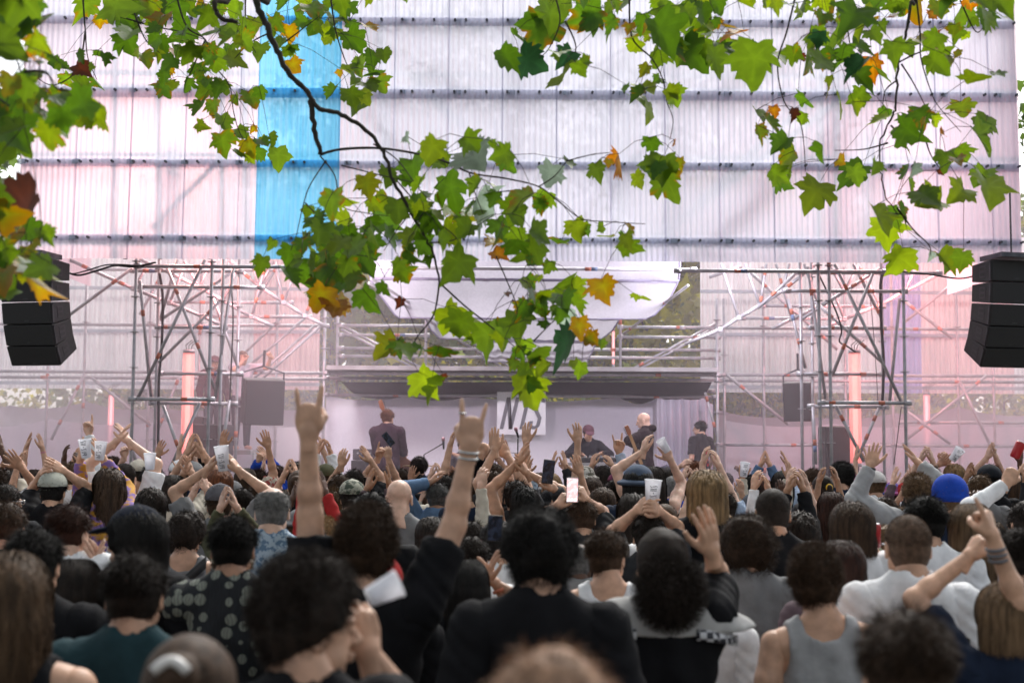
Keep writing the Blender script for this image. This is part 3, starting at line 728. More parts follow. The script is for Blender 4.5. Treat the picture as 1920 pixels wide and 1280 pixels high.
def hair_mesh(style, fine):
    key = (style, fine)
    if key in HAIR: return HAIR[key]
    r = np.random.default_rng(abs(hash_(style)) % 1000 + fine); mlt = 3 if fine else 1; w = .0022 if fine else .0040
    parts = []
    if style in ('short', 'brush', 'thin'):
        off = {'short': .010, 'brush': .014, 'thin': .002}[style]
        parts.append(shell(off, -.07, .055, noise=.004, f=45))
        p, v = scalp_pts(1500 * mlt if style != 'thin' else 500 * mlt, r, -.075)
        D = v * (.6 if style == 'brush' else .32) + np.array([0, -.35, .1 if style == 'brush' else -.25]) + .35 * r.normal(size=v.shape) * (1. if style == 'brush' else .6)
        D /= np.linalg.norm(D, axis=1)[:, None]; topl = .022 + .022 * np.clip(p[:, 2] / .1, 0, 1) * (1.6 if style == 'brush' else 1)
        parts.append(strip(p + v * off * .6, D, 3, topl * (.55 if style == 'thin' else 1) * (1 + .4 * fbm(p, 30, 3)), w, .15, 0, r))
    elif style == 'buzz':
        parts.append(shell(.003, -.075, .058, .007, noise=.0006))
        p, v = scalp_pts(2500 * mlt, r, -.078); parts.append(strip(p + v * .001, v, 1, .006, .002, 0, 0, r))
    elif style == 'balding':
        def ex(s): s.ell((0, .02, .115), (.07, .095, .062), 0, 'cut')
        parts.append(shell(.006, -.07, .09, .008, noise=.002, extra=ex))
        p, v = scalp_pts(1800 * mlt, r, -.075, .09); k = ~(((p[:, 0] / .07) ** 2 + ((p[:, 1] - .02) / .095) ** 2 + ((p[:, 2] - .115) / .062) ** 2) < 1); p, v = p[k], v[k]
        D = v + np.array([0, -.6, -.4]); D /= np.linalg.norm(D, axis=1)[:, None]; parts.append(strip(p, D, 2, .020, w * .8, .2, 0, r))
    elif style in ('curly', 'bigcurly', 'curltop', 'afro'):
        off = {'curly': .026, 'bigcurly': .045, 'curltop': .018, 'afro': .035}[style]
        low = {'curly': -.095, 'bigcurly': -.14, 'curltop': -.06, 'afro': -.085}[style]
        def ex(s):
            if style == 'bigcurly': s.ell((0, -.045, -.04), (.115, .09, .115), .03)
            if style == 'curltop': s.ell((0, .0, .085), (.080, .098, .065), .02)
        parts.append(shell(off, low, .05, noise=.013, f=32, seed=5, extra=ex))
        p, v = scalp_pts(1700 * mlt, r, max(low, -.11)); j = off * r.uniform(.5, 1.05, len(p)); p = p + v * j[:, None]
        if style == 'curltop':
            p2, v2 = scalp_pts(1400 * mlt, r, -.075); k2 = p2[:, 2] < 9; D2 = v2 * .6 + np.array([0, -.3, -.4]) + .5 * r.normal(size=v2.shape); D2 /= np.linalg.norm(D2, axis=1)[:, None]
            parts.append(strip(p2[k2] + v2[k2] * .008, D2[k2], 3, .022, w, .1, 0, r))
        if style == 'bigcurly': low_ = p[:, 2] < .03; p[low_] *= np.array([1.16, 1.1, 1.25])
        if style == 'curltop': p[:, 2] += .025 * np.clip(p[:, 2] / .09, 0, 1) ** 1.5
        D = v + .55 * r.normal(size=v.shape); D /= np.linalg.norm(D, axis=1)[:, None]
        parts.append(strip(p, D, 7, {'curltop': .036, 'curly': .036, 'bigcurly': .045, 'afro': .022}[style], w * 1.0, .03, 1.25, r))
    elif style in ('long', 'longwavy', 'bob', 'mid', 'curtain'):
        end = {'long': -.40, 'longwavy': -.36, 'bob': -.14, 'mid': -.10, 'curtain': -.07}[style]; off = .016
        def ex(s):
            if style in ('long', 'longwavy'):
                s.cone((0, -.045, -.02), (0, -.075, end + .04), .075, .065, .03)
                for x in (-1, 1): s.cone((x * .055, -.03, 0), (x * .075, -.055, end + .06), .040, .045, .03)
            else:
                s.ell((0, -.04, -.03), (.088, .070, -end * .75 + .02), .03)
        parts.append(shell(off, end + .03 if style in ('bob', 'mid', 'curtain') else -.5, .05, noise=.005, f=26, extra=ex))
        p, v = scalp_pts(1500 * mlt * (2 if fine else 1), r, -.06)
        L = np.clip(p[:, 2] - end, .06, 1) * 1.12 * r.uniform(.75, 1.05, len(p))
        pa = (np.sign(p[:, 0] + 1e-6) * r.uniform(-.1, .5, len(p)))[:, None] * np.array([1, 0, 0])
        D = v * .28 + pa * (p[:, 2:3] > .07) + np.array([0, -.3, -.25]); D /= np.linalg.norm(D, axis=1)[:, None]
        # strands follow the shell: walk outwards over the head, then hang
        m = len(p); n = 9; st = L / n; q = p + v * off; pts = [q.copy()]
        ph = r.uniform(0, 6.28, m); wav = {'longwavy': .45, 'mid': .32, 'curtain': .25}.get(style, .10)
        rd = r.normal(size=(m, 3))
        for k in range(n):
            dd = D + wav * np.sin(ph + k * 1.3)[:, None] * rd; dd /= np.linalg.norm(dd, axis=1)[:, None]
            q = q + dd * st[:, None]
            c = (q - np.array([0, -.02, .025])) / (np.array([.078, .098, .092]) + off + .004); nr = np.linalg.norm(c, axis=1)
            fix = (nr < 1) & (q[:, 2] > -.02); q[fix] = (np.array([0, -.02, .025]) + (c / nr[:, None]) * (np.array([.078, .098, .092]) + off + .004))[fix]
            fx = (nr > 1.13) & (q[:, 2] > -.02); q[fx] = (np.array([0, -.02, .025]) + (c / nr[:, None] * 1.13) * (np.array([.078, .098, .092]) + off + .004))[fx]
            lowr = q[:, 2] <= -.02; rad = np.sqrt((q[:, 0] / .10) ** 2 + ((q[:, 1] + .05) / .085) ** 2); f2 = lowr & (rad < 1)
            q[f2, 0] /= rad[f2]; q[f2, 1] = (q[f2, 1] + .05) / rad[f2] - .05
            f3 = lowr & (rad > 1.12); q[f3, 0] *= (1.12 / rad[f3]) ** .7; q[f3, 1] = (q[f3, 1] + .05) * (1.12 / rad[f3]) ** .7 - .05
            q[:, 1] = np.where((q[:, 1] > .05) & (q[:, 2] < .05), .05, q[:, 1])
            pts.append(q.copy()); D = D * .45 + np.array([0, 0, -1.]) * .6
        pts = np.stack(pts, 1); side = np.cross(v, r.normal(size=v.shape) * .3 + np.array([0, 0, 1.])); side /= np.linalg.norm(side, axis=1)[:, None]
        ww = w * (.75 if fine else 1.2) * np.linspace(1, .3, n + 1)[None, :, None]; A = pts - side[:, None] * ww; B = pts + side[:, None] * ww
        V = np.stack([A, B], 2).reshape(-1, 3); b = (np.arange(m) * (n + 1) * 2)[:, None] + (np.arange(n) * 2)[None]
        parts.append((V, np.stack([b, b + 1, b + 3, b + 2], -1).reshape(-1, 4)))
    elif style in ('ponytail', 'curlypony', 'bun'):
        def ex(s):
            if style == 'ponytail': s.cone((0, -.125, .02), (0, -.14, -.20), .028, .020, .02)
            if style == 'curlypony': s.ell((.01, -.145, -.065), (.095, .07, .105), .01)
            if style == 'bun': s.ell((0, -.125, .045), (.042, .040, .042), .008)
        parts.append(shell(.009, -.30 if style != 'bun' else -.07, .05, noise=.006 if style == 'curlypony' else .002, f=32, extra=ex))
        p, v = scalp_pts(900 * mlt, r, -.06); D = np.array([0, -.12, .02]) - p; D /= np.linalg.norm(D, axis=1)[:, None]; D = D * .9 + v * .3
        parts.append(strip(p + v * .007, D, 3, .05, w, 0, 0, r))
        if style == 'curlypony':
            v = r.normal(size=(1500 * mlt, 3)); v /= np.linalg.norm(v, axis=1)[:, None]; p = v * np.array([.09, .065, .10]) + np.array([.01, -.145, -.065])
            parts.append(strip(p, v, 7, .06, w * 1.1, .05, 1.25, r))
    HAIR[key] = to_mesh('hair', parts, M_hairm if style in ('long', 'longwavy', 'bob', 'mid', 'curtain', 'ponytail') else M_hair2); return HAIR[key]
def hash_(s): return sum(ord(c) * (i + 3) * 17 for i, c in enumerate(s))
HATS = {}
def hat_mesh(kind):
    if kind in HATS: return HATS[kind]
    s = SDF((-.17, -.19, -.12), (.17, .22, .20), .0065)
    if kind in ('cap', 'capback'):
        s.ell((0, -.012, .045), (.088, .107, .092), 0); sg = 1 if kind == 'cap' else -1
        s.ell((0, -.012 + sg * .125, .045 if sg > 0 else .02), (.070, .075, .010), .008, 'u', Matrix.Rotation(-sg * .22, 3, 'X'))
        s.ell((0, -.012, -.06), (.2, .25, .105), 0, 'cut'); s.ell((0, -.012, .138), (.008, .008, .006), .002)
    elif kind == 'beanie':
        s.ell((0, -.014, .045), (.092, .110, .098), 0); s.ell((0, -.014, .02), (.096, .113, .034), .006); s.ell((0, .02, -.085), (.2, .3, .085), 0, 'cut')
    elif kind == 'bucket':
        s.ell((0, -.012, .055), (.090, .108, .085), 0); s.ell((0, -.012, .025), (.130, .150, .030), .02); s.ell((0, -.012, -.04), (.22, .25, .055), 0, 'cut')
    HATS[kind] = to_mesh(kind, [s.mesh()], M_hat.get(kind, M_cloth2)); return HATS[kind]
M_hat = {}
def child(name, me, parent, color, mw=None, m=None):
    o = bpy.data.objects.new(name, me); COL.objects.link(o); o.parent = parent
    if mw is not None: o.matrix_local = mw
    o.color = (*color, 1)
    if m:
        o.material_slots[0].link = 'OBJECT'; o.material_slots[0].material = m
    return o
SKIN = {'l': (.68, .40, .27), 'm': (.55, .30, .19), 't': (.40, .21, .12), 'd': (.12, .058, .034), 'p': (.74, .47, .35)}
HC = {'fair': (.34, .20, .125), 'stubble': (.15, .095, .065), 'black': (.012, .010, .009), 'dark': (.024, .016, .012), 'brown': (.060, .034, .020), 'light': (.12, .07, .038), 'blond': (.34, .21, .10), 'red': (.16, .055, .022), 'auburn': (.055, .020, .012),
      'grey': (.16, .155, .15), 'white': (.48, .47, .46), 'sandy': (.18, .11, .06)}
PEOPLE = []
def person(px, py, w=None, Y=None, hair='short', hc='brown', skin='l', top='tee', col=(.02, .02, .02), arms=None, yaw=0, hyaw=0, hpitch=0, hat=None, hatc=None, fine=None, z0=0,
           desc='', label=None, m=None, lean=0, hgt=None, hatm=None, tcol=(.02, .025, .04), name='person', group='concert crowd', fat=1., body_yaw=None):
    """px,py = top of the hair; arms: list of (side, wristpx, wristpy, dY, hand, palm, fingerdir, pole)"""
    HW = {'short': .192, 'brush': .205, 'thin': .172, 'buzz': .164, 'balding': .178, 'curly': .245, 'bigcurly': .30, 'curltop': .235, 'afro': .25, 'long': .22, 'longwavy': .235, 'bob': .215, 'mid': .215,
          'curtain': .21, 'ponytail': .188, 'curlypony': .195, 'bun': .18, None: .156}
    ht = {'cap': .15, 'capback': .15, 'beanie': .155, 'bucket': .15}.get(hat, 0) or {None: .118, 'buzz': .122, 'bigcurly': .165, 'curly': .15, 'afro': .158, 'curltop': .165, 'brush': .148, 'short': .138}.get(hair, .135)
    hw = .20 if hat == 'bucket' else HW[hair] if not hat else .185
    if Y is None: Y = F * hw / w
    p = P(px, py, Y); top_h = (HZ + ht) / 1.75
    H_ = hgt or (p.z - z0) / top_h                                # stature without hair
    if hgt is None and z0 == 0:
        lim = min(1.93, max(1.55, H_))
        if abs(lim - H_) > .005 and w:                            # slide along the ray until the stature is plausible
            for _ in range(40):
                Y += .05 * (1 if (H_ > lim) == (py > 840) else -1); p = P(px, py, Y); H_ = p.z / top_h
                if 1.55 <= H_ <= 1.93: break
        H_ = min(1.95, max(1.5, H_))
    p = Vector((p.x - math.sin(math.radians(lean)) * p.z, p.y, p.z)); sc = H_ / 1.75; fine = (Y < 6.5) if fine is None else fine
    body_M = Matrix.Translation((p.x, Y + .02, z0)) @ Matrix.Rotation(-math.radians(yaw), 4, 'Z') @ Matrix.Rotation(math.radians(lean), 4, 'Y')
    # arms are modelled in the person's own frame
    inv = (body_M @ Matrix.Scale(sc, 4)).inverted()
    sk, slv, AM = [], [], []
    got = {a[0] for a in (arms or [])}
    al = list(arms or [])
    for sd_ in (-1, 1):
        if sd_ not in got: al.append((sd_, None, None, 0, 'relax', None, None, None))
    for a in al:
        sd_, wx, wy, dY, hk, palm, fdir, pole = (list(a) + [None] * 8)[:8]
        Sj = Vector((SH[0] * sd_, SH[1], SH[2]))
        if wx is None: Wt = Vector((sd_ * .27, .08, .90)); pole = (sd_ * .4, -1, 0); palm = palm or (-sd_, 0, 0)
        elif isinstance(wx, Vector): Wt = wx
        else: Wt = inv @ P(wx, wy, Y + (dY or 0))
        if wx is not None and Wt.z > 1.42: Sj = Sj + Vector((-sd_ * .015, 0, .035))
        E, Wt = arm_ik(Sj, Wt, sd_, pole=pole)
        palm = palm or (0, 1, 0)
        parts, M = arm_parts(Sj, E, Wt, hk or 'flat', palm, sd_, fine, fdir, fat)
        sk += parts; AM.append((sd_, body_M @ Matrix.Scale(sc, 4) @ M))
        slk = {'tee': 'short', 'tank': 'none', 'long': 'long', 'loose': 'loose', 'none': 'none'}[top]
        q = sleeve(Sj, E, Wt, slk)
        if q is not None: slv.append(q)
    hm = Matrix.Translation((0, .012, HZ)) @ Matrix.Rotation(-math.radians(hyaw), 4, 'Z') @ Matrix.Rotation(math.radians(hpitch), 4, 'X')
    me = to_mesh('body', [TORSO, xf(HEAD, hm)] + sk, M_skin)
    root = bpy.data.objects.new(name, me); COL.objects.link(root)
    root.matrix_world = body_M @ Matrix.Scale(sc, 4); v = rnd.uniform(.88, 1.1); c = SKIN[skin]; root.color = (c[0] * v, c[1] * v, c[2] * v, 1)
    sm = to_mesh('shirt', [SHIRT['tank' if top == 'tank' else 'loose' if top == 'loose' else 'tee']] + slv, M_cloth2)
    child({'tee': 't_shirt', 'tank': 'tank_top', 'long': 'shirt', 'loose': 'jumper', 'none': 'top'}[top], sm, root, col, m=m)
    child('trousers', TROUS_ME, root, tcol)
    v = rnd.uniform(.75, 1.25)
    if hair: child('hair', hair_mesh(hair, fine), root, tuple(x * v for x in HC[hc]), hm)
    if hat: child({'capback': 'cap', 'bucket': 'bucket_hat'}.get(hat, hat), hat_mesh(hat), root, hatc or (.02, .02, .02), hm @ Matrix.Translation((0, -.002, .0)) @ Matrix.Diagonal((1.13, 1.10, 1.10, 1)), m=hatm)
    PEOPLE.append(dict(o=root, px=px, py=py, Y=Y, hair=hair, hc=hc, top=top, col=col, hat=hat, hatc=hatc, arms=arms, desc=desc, label=label, group=group, sc=sc))
    root['_hands'] = 0; del root['_hands']
    return root, AM, body_M @ Matrix.Scale(sc, 4), hm
TROUS_ME = to_mesh('trousers', [TROUS], M_denim)
# ================================================================ THE CROWD
TC = {'black': (.009, .009, .011), 'white': (.88, .88, .90), 'grey': (.22, .22, .225), 'navy': (.014, .022, .045), 'blue': (.10, .20, .36), 'denim': (.12, .20, .33), 'pale blue': (.42, .52, .68), 'charcoal': (.035, .036, .04),
      'mauve': (.13, .09, .105), 'cream': (.60, .55, .46), 'red': (.42, .03, .03), 'green': (.04, .09, .05), 'olive': (.09, .09, .05), 'orange': (.62, .20, .07), 'bright blue': (.02, .07, .42), 'yellow': (.5, .27, .03), 'brown': (.09, .055, .035), 'pink': (.55, .12, .30), 'light grey': (.42, .42, .43), 'purple': (.12, .05, .14), 'teal': (.02, .05, .06), 'magenta': (.25, .03, .10), 'purple grey': (.10, .085, .12)}
def clap(cx, cy, g, dY=.05, h='flat', tilt=0):
    return [(-1, cx - g, cy, dY, h, (1, .25 + tilt, 0), (.10, 0, 1)), (1, cx + g, cy, dY, h, (-1, .25 - tilt, 0), (-.10, 0, 1))]
def up(sd, x, y, h='open', palm=(0, 1, 0), dY=.05, fd=None, pole=None): return (sd, x, y, dY, h, palm, fd, pole)
M_aloha, nt_, b_ = nodes_of('leaf print cloth')
tc = N(nt_, 'TexCoord'); vo = N(nt_, 'TexVoronoi'); vo.inputs['Scale'].default_value = 19; vo.inputs['Randomness'].default_value = .55
cr = N(nt_, 'ValToRGB'); cr.color_ramp.interpolation = 'CONSTANT'; e = cr.color_ramp.elements; e[0].color = (.24, .26, .22, 1); e[1].color = (.010, .013, .018, 1); e[1].position = .43
wv = N(nt_, 'TexWave'); wv.inputs['Scale'].default_value = 22; wv.inputs['Distortion'].default_value = 8
mx = N(nt_, 'Mix'); mx.data_type = 'RGBA'; mx.blend_type = 'MULTIPLY'; mx.inputs[0].default_value = .45
nt_.links.new(tc.outputs['Object'], vo.inputs[0]); nt_.links.new(vo.outputs['Distance'], cr.inputs[0]); nt_.links.new(tc.outputs['Object'], wv.inputs[0])
nt_.links.new(cr.outputs[0], mx.inputs[6]); nt_.links.new(wv.outputs[0], mx.inputs[7]); nt_.links.new(mx.outputs[2], b_.inputs['Base Color']); b_.inputs['Roughness'].default_value = .8
def twotone(name, c1, c2, scale, lo=.45, hi=.52, sx=(1, 1, 1)):
    m, nt, b = nodes_of(name); cr, nz = noise_col(nt, c1, c2, scale, 3, sx, lo, hi); nt.links.new(cr.outputs[0], b.inputs['Base Color']); b.inputs['Roughness'].default_value = .85; return m
M_bluepat = twotone('blue patterned cloth', (.10, .17, .26), (.34, .42, .50), 42)
M_camo = twotone('camouflage cloth', (.05, .065, .045), (.30, .30, .24), 26, .46, .54)
M_camo2 = twotone('pale camouflage cloth', (.12, .11, .08), (.50, .47, .42), 30, .44, .52)
M_check, nt_, b_ = nodes_of('checked cloth'); ck = N(nt_, 'TexChecker'); ck.inputs['Scale'].default_value = 45; ck.inputs[1].default_value = (.02, .02, .03, 1); ck.inputs[2].default_value = (.62, .62, .64, 1)
tc = N(nt_, 'TexCoord'); nt_.links.new(tc.outputs['Object'], ck.inputs[0]); nt_.links.new(ck.outputs[0], b_.inputs['Base Color'])
M_ysleeve = twotone('yellow patterned cloth', (.50, .25, .03), (.20, .12, .34), 11, .46, .54, (1, 1, 2))
M_bright = twotone('colourful hat cloth', (.05, .10, .40), (.35, .08, .22), 20, .42, .58)

def person2(px, py, w, hair, hc, top, tcn, skin='l', **k):
    return person(px, py, w, hair=hair, hc=hc, top=top, col=TC[tcn], desc=tcn, skin=skin, **k)
H = {}
# --- nearest rows
H['drink'] = person2(578, 1036, 205, 'curltop', 'dark', 'tee', 'black', hyaw=62, arms=[up(1, 690, 1222, 'grip', (-.5, .6, .2), .16, (0, 0, 1), (.6, -.3, -1))], label='person with thick dark curly hair drinking from a white plastic cup')
H['blob'] = person2(1035, 1194, 270, 'thin', 'fair', 'tee', 'charcoal', label='person with thin light brown hair at the very bottom centre')
H['br'] = person2(1703, 1137, 185, 'short', 'brown', 'tee', 'charcoal', label='person with short brown hair nearest the camera below the shaved head in white')
H['wavy'] = person2(18, 1042, 170, 'longwavy', 'light', 'tank', 'black', label='person with long wavy light brown hair and bare shoulders at the left edge')
H['teal'] = person2(250, 1032, 124, 'short', 'dark', 'tee', 'teal', label='person with short dark hair in dark teal T-shirt behind the clip in the hair')
H['clip'] = person2(350, 1186, 190, 'bun', 'brown', 'tee', 'navy', hpitch=-12, label='person with dark hair gathered in a white clip at the bottom left')
H['navyshort'] = person2(62, 985, 106, 'short', 'black', 'tee', 'black', arms=[up(1, 190, 1240, 'relax', (-1, 0, 0), .3)], label='person with short black hair in black T-shirt right of the wavy light hair')
H['ld'] = person2(143, 1048, 92, 'long', 'dark', 'tee', 'black', label='person with long straight dark hair between two short dark heads at the left')
H['ginger'] = person2(131, 944, 78, 'short', 'auburn', 'tee', 'white', 'p', hyaw=20, arms=clap(182, 1070, 7), label='person with short reddish hair clapping beside the navy cap')
H['navycap'] = person2(247, 946, 88, 'mid', 'black', 'tee', 'black', hyaw=-68, hat='cap', hatc=(.010, .014, .028), label='person in navy cap seen in profile facing left')
H['strap'] = person2(349, 957, 84, 'curly', 'dark', 'tank', 'grey', label='person with curly dark hair in grey tank top with a black strap')
H['aloha'] = person2(436, 963, 92, 'short', 'black', 'tee', 'black', 'm', m=M_aloha, arms=[up(-1, 352, 1212, 'cupped', (1, 0, 0), .45)], label='person with short black hair in dark shirt printed with pale leaves')
H['oldman'] = person2(510, 908, 66, 'balding', 'grey', 'tee', 'blue', 'p', m=M_bluepat, label='older person with thin grey hair in blue patterned shirt')
H['horns'] = person2(686, 944, 134, 'curltop', 'brown', 'tee', 'black', arms=[(-1, 578, 812, -.02, 'horns', (0, 1, 0), (0, 0, 1), (-.12, 1, -.1)), (1, 880, 836, .10, 'horns', (0, 1, 0), (.05, 0, 1), (.55, .8, -.3))],
                     label='person in printed black T-shirt raising both hands in horns')
H['bigblack'] = person2(1014, 948, 152, 'curly', 'black', 'tee', 'black', fat=1.1, label='person with big curly black hair and broad black T-shirt at the centre')
H['shorttank'] = person2(1140, 990, 82, 'short', 'brown', 'tank', 'white', hyaw=25, label='person with short brown hair in white tank top right of the big black curls')
H['pony'] = person2(1243, 984, 108, 'curlypony', 'dark', 'tee', 'black', hpitch=6, arms=[(1, 1334, 1032, .05, 'open', (-.5, .8, 0), (-.1, 0, 1), (.25, 1, -.3))], label='person with a curly ponytail in black and white checked jersey, one hand raised')
H['bigcurl'] = person2(1404, 964, 124, 'bigcurly', 'brown', 'tee', 'grey', label='person with large round brown curls in grey green T-shirt')
H['lean'] = person2(1528, 1016, 122, 'curltop', 'brown', 'tank', 'light grey', hyaw=18, lean=-4, label='person with curly topped brown hair in pale tank top leaning left')
H['shaved'] = person2(1705, 965, 82, 'buzz', 'stubble', 'tee', 'white', label='person with shaved head and glasses in white T-shirt with black mark')
H['dkwhite'] = person2(1737, 926, 76, 'short', 'black', 'tee', 'white', label='person with short black hair in white T-shirt behind the shaved head')
H['layer'] = person2(1598, 942, 86, 'mid', 'brown', 'tee', 'white', arms=[up(1, 1640, 1038, 'grip', (-1, .3, 0), .1)], label='person with layered brown hair in white T-shirt holding a red can')
H['wavy2'] = person2(1500, 960, 78, 'mid', 'dark', 'tee', 'pale blue', label='person with tousled dark hair left of the layered brown hair')
H['mauve'] = person2(1577, 1013, 68, 'bob', 'auburn', 'tee', 'mauve', Y=5.4, label='person with auburn bob in mauve top behind the pale tank top')
H['edge'] = person2(1912, 985, 92, 'short', 'dark', 'tee', 'brown', label='person with short dark hair cut off by the right edge')
H['finger'] = person2(1888, 1094, 112, 'mid', 'sandy', 'tee', 'navy', arms=[(1, 1858, 1000, -.1, 'point', (-.7, .5, 0), (-.15, 0, 1), (-.6, -.6, -.5)), (-1, 1815, 1045, .15, 'fist', (1, .2, 0), (.3, 0, 1), (-1, 0, -.5))], label='person with sandy hair raising a braceleted arm at the right edge')
H['sleeve'] = person2(1925, 935, 62, 'short', 'dark', 'long', 'white', arms=[(-1, 1888, 905, 0, 'point', (.5, 1, 0), (.15, 0, 1), (-1, 0, -.3))], label='person in white sleeves pointing one finger up at the right edge')
H['wool'] = person2(1722, 886, 62, 'curltop', 'sandy', 'loose', 'light grey', arms=[(-1, 1632, 872, .05, 'open', (.3, 1, 0), (.15, 0, 1), (-1, 0, -.6)), (1, 1722, 868, .3, 'flat', (-1, .2, 0), (-.5, 0, 1), (1, 0, -.3))], label='person with sandy curls in pale grey wool jumper, both arms up')
H['beanie'] = person2(1782, 888, 56, 'short', 'sandy', 'tee', 'navy', hat='beanie', hatc=(.015, .06, .40), label='person in bright blue beanie')
H['blondbob'] = person2(1326, 880, 72, 'bob', 'blond', 'tee', 'black', label='person with straight blond bob under the curtain')
H['longdk'] = person2(1188, 925, 66, 'long', 'dark', 'tee', 'black', label='person with long dark brown hair behind the white cup')
H['denim'] = person2(820, 903, 44, 'short', 'grey', 'loose', 'denim', 'm', arms=[(-1, 806, 905, 0, 'cupped', (1, .3, 0), (.2, 0, 1), (-1, -.3, -.7)), (1, 868, 948, .1, 'flat', (-1, 0, 0), (0, 0, 1), (1, 0, -.6))], label='person in blue denim jacket lifting both arms')
H['clapright'] = person2(884, 893, 46, 'short', 'brown', 'tee', 'navy', arms=clap(915, 965, 8), label='person with brown hair clapping left of the sunglasses')
H['glas'] = person2(916, 886, 42, 'short', 'dark', 'loose', 'navy', hyaw=70, label='person in dark sunglasses facing right')
H['orangeglas'] = person2(928, 867, 38, 'short', 'brown', 'loose', 'navy', hyaw=70, label='person in orange wraparound sunglasses')
H['longarms'] = person2(984, 912, 58, 'mid', 'black', 'tank', 'black', 'm', arms=[(-1, 970, 868, .1, 'flat', (1, .3, 0), (.1, 0, 1), (-1, 0, -.1)), (1, 990, 888, .1, 'flat', (-1, .3, 0), (-.1, 0, 1), (1, 0, -.1))], label='person with black hair and bare arms clapping high under the banner')
H['darkclap'] = person2(876, 1050, 72, 'long', 'black', 'tank', 'black', 'm', arms=[(-1, 912, 1090, .25, 'flat', (1, .2, 0), (-.1, 0, 1), None), (1, 932, 1096, .25, 'flat', (-1, .2, 0), (-.2, 0, 1), (1, 0, -.4))], label='person with long black hair clapping with an orange wristband')
H['phone1'] = person2(1056, 940, 62, 'mid', 'black', 'loose', 'charcoal', arms=[up(1, 1038, 915, 'grip', (-1, .2, 0), .1), ], label='person filming with a black phone held high')
H['phone2'] = person2(1092, 932, 58, 'short', 'brown', 'tee', 'charcoal', arms=[(-1, 1044, 948, .0, 'grip', (1, .3, 0), (.5, 0, 1), None), (1, 1100, 938, .0, 'grip', (-1, .3, 0), (-.3, 0, 1), None)], label='person filming with a bright screened phone in both hands')
H['whitehair'] = person2(741, 926, 42, 'bob', 'white', 'tee', 'white', label='person with straight silver white hair')
H['bald1'] = person2(748, 900, 46, None, 'grey', 'tee', 'grey', 'p', hpitch=-15, label='bald person with glasses left of the raised denim arms')
H['camo'] = person2(660, 898, 46, 'short', 'dark', 'tee', 'olive', hat='capback', hatm=M_camo, hatc=(.2, .2, .15), label='person in camouflage cap behind the horns raised hand')
H['undercut'] = person2(622, 916, 50, 'brush', 'sandy', 'tee', 'brown', 'p', label='person with sandy undercut hair right of the raised forearm')
H['profR'] = person2(700, 881, 44, 'curltop', 'black', 'tee', 'charcoal', hyaw=65, arms=[up(1, 728, 858, 'grip', (0, 1, 0), .12, (.1, 0, 1))], label='person with curly black hair in profile holding a tilted phone up')
H['b695'] = person2(695, 918, 64, 'short', 'black', 'tee', 'black', Y=6.6, label='person with black hair just in front of the horns raiser')
H['greycap'] = person2(412, 906, 52, 'short', 'brown', 'tee', 'grey', arms=[(-1, 388, 880, .05, 'cupped', (1, .2, 0), (.2, 0, 1), (-1, 0, -.5)), (1, 448, 882, .05, 'flat', (-1, .2, 0), (-.4, 0, 1), (1, 0, -.5))], hat='capback', hatc=(.13, .125, .14), label='person in grey cap holding up a white lettered cup')
H['b450'] = person2(455, 914, 44, 'short', 'dark', 'tee', 'black', label='person with short dark hair right of the grey cap')
H['bobear'] = person2(325, 890, 50, 'bob', 'dark', 'tee', 'cream', arms=clap(352, 888, 8), label='person with dark bob and earring clapping right of centre left')
H['ysl'] = person2(200, 879, 60, 'longwavy', 'brown', 'long', 'yellow', 'l', hyaw=-45, m=M_ysleeve, arms=[(-1, 150, 862, .2, 'flat', (1, .2, 0), (.1, 0, 1), (-.3, 1, -.3)), (1, 194, 860, .2, 'flat', (-1, .2, 0), (-.25, 0, 1), (.3, 1, -.3))], label='person in yellow patterned sleeves raising both hands')
H['b283'] = person2(283, 915, 60, 'mid', 'dark', 'tee', 'pale blue', label='person with dark hair in pale blue shirt behind the navy cap')
H['b235'] = person2(233, 915, 46, 'long', 'dark', 'tee', 'black', label='person with long dark hair between yellow sleeves and pale blue shirt')
H['b168'] = person2(166, 932, 44, 'bob', 'dark', 'tee', 'navy', label='person with smooth dark bob above the reddish hair')
H['bigclap'] = person2(52, 925, 50, 'long', 'dark', 'tank', 'charcoal', arms=[(-1, 35, 862, .1, 'cupped', (1, .2, 0), (.2, 0, 1), (-1, 0, -.2)), (1, 46, 880, .15, 'flat', (-1, .2, 0), (-.3, 0, 1), (1.2, 0, .1))], label='person with long dark hair clapping overhead at the left')
H['pinkband'] = person2(66, 880, 38, 'long', 'brown', 'tank', 'white', arms=[(-1, 52, 822, .1, 'flat', (1, .2, 0), (.3, 0, 1), None), (1, 76, 818, .1, 'flat', (-1, .2, 0), (-.2, 0, 1), None)], label='person clapping highest at the left with a pink wristband')
H['capwh'] = person2(98, 882, 48, 'short', 'black', 'tee', 'black', hat='capback', hatc=(.45, .46, .40), arms=[up(-1, 78, 888, 'cupped', (1, 0, 0)), up(1, 118, 882, 'flat', (-1, 0, 0))], label='person in pale cap with both hands up beside the yellow sleeves')
H['apex'] = person2(232, 868, 40, 'buzz', 'dark', 'tee', 'white', 'p', arms=[(-1, 217, 828, .1, 'flat', (1, .2, 0), (.45, 0, 1), (-1, 0, -.3)), (1, 242, 828, .1, 'flat', (-1, .2, 0), (-.35, 0, 1), (1, 0, -.3))], label='person joining hands in a point overhead before the left tower')
H['gl'] = person2(10, 905, 52, 'short', 'dark', 'tee', 'charcoal', hyaw=35, label='person with dark hair and glasses at the left edge')
H['gl2'] = person2(12, 938, 46, 'short', 'brown', 'tee', 'black', Y=6.6, label='person with brown hair just under the glasses wearer at the left edge')
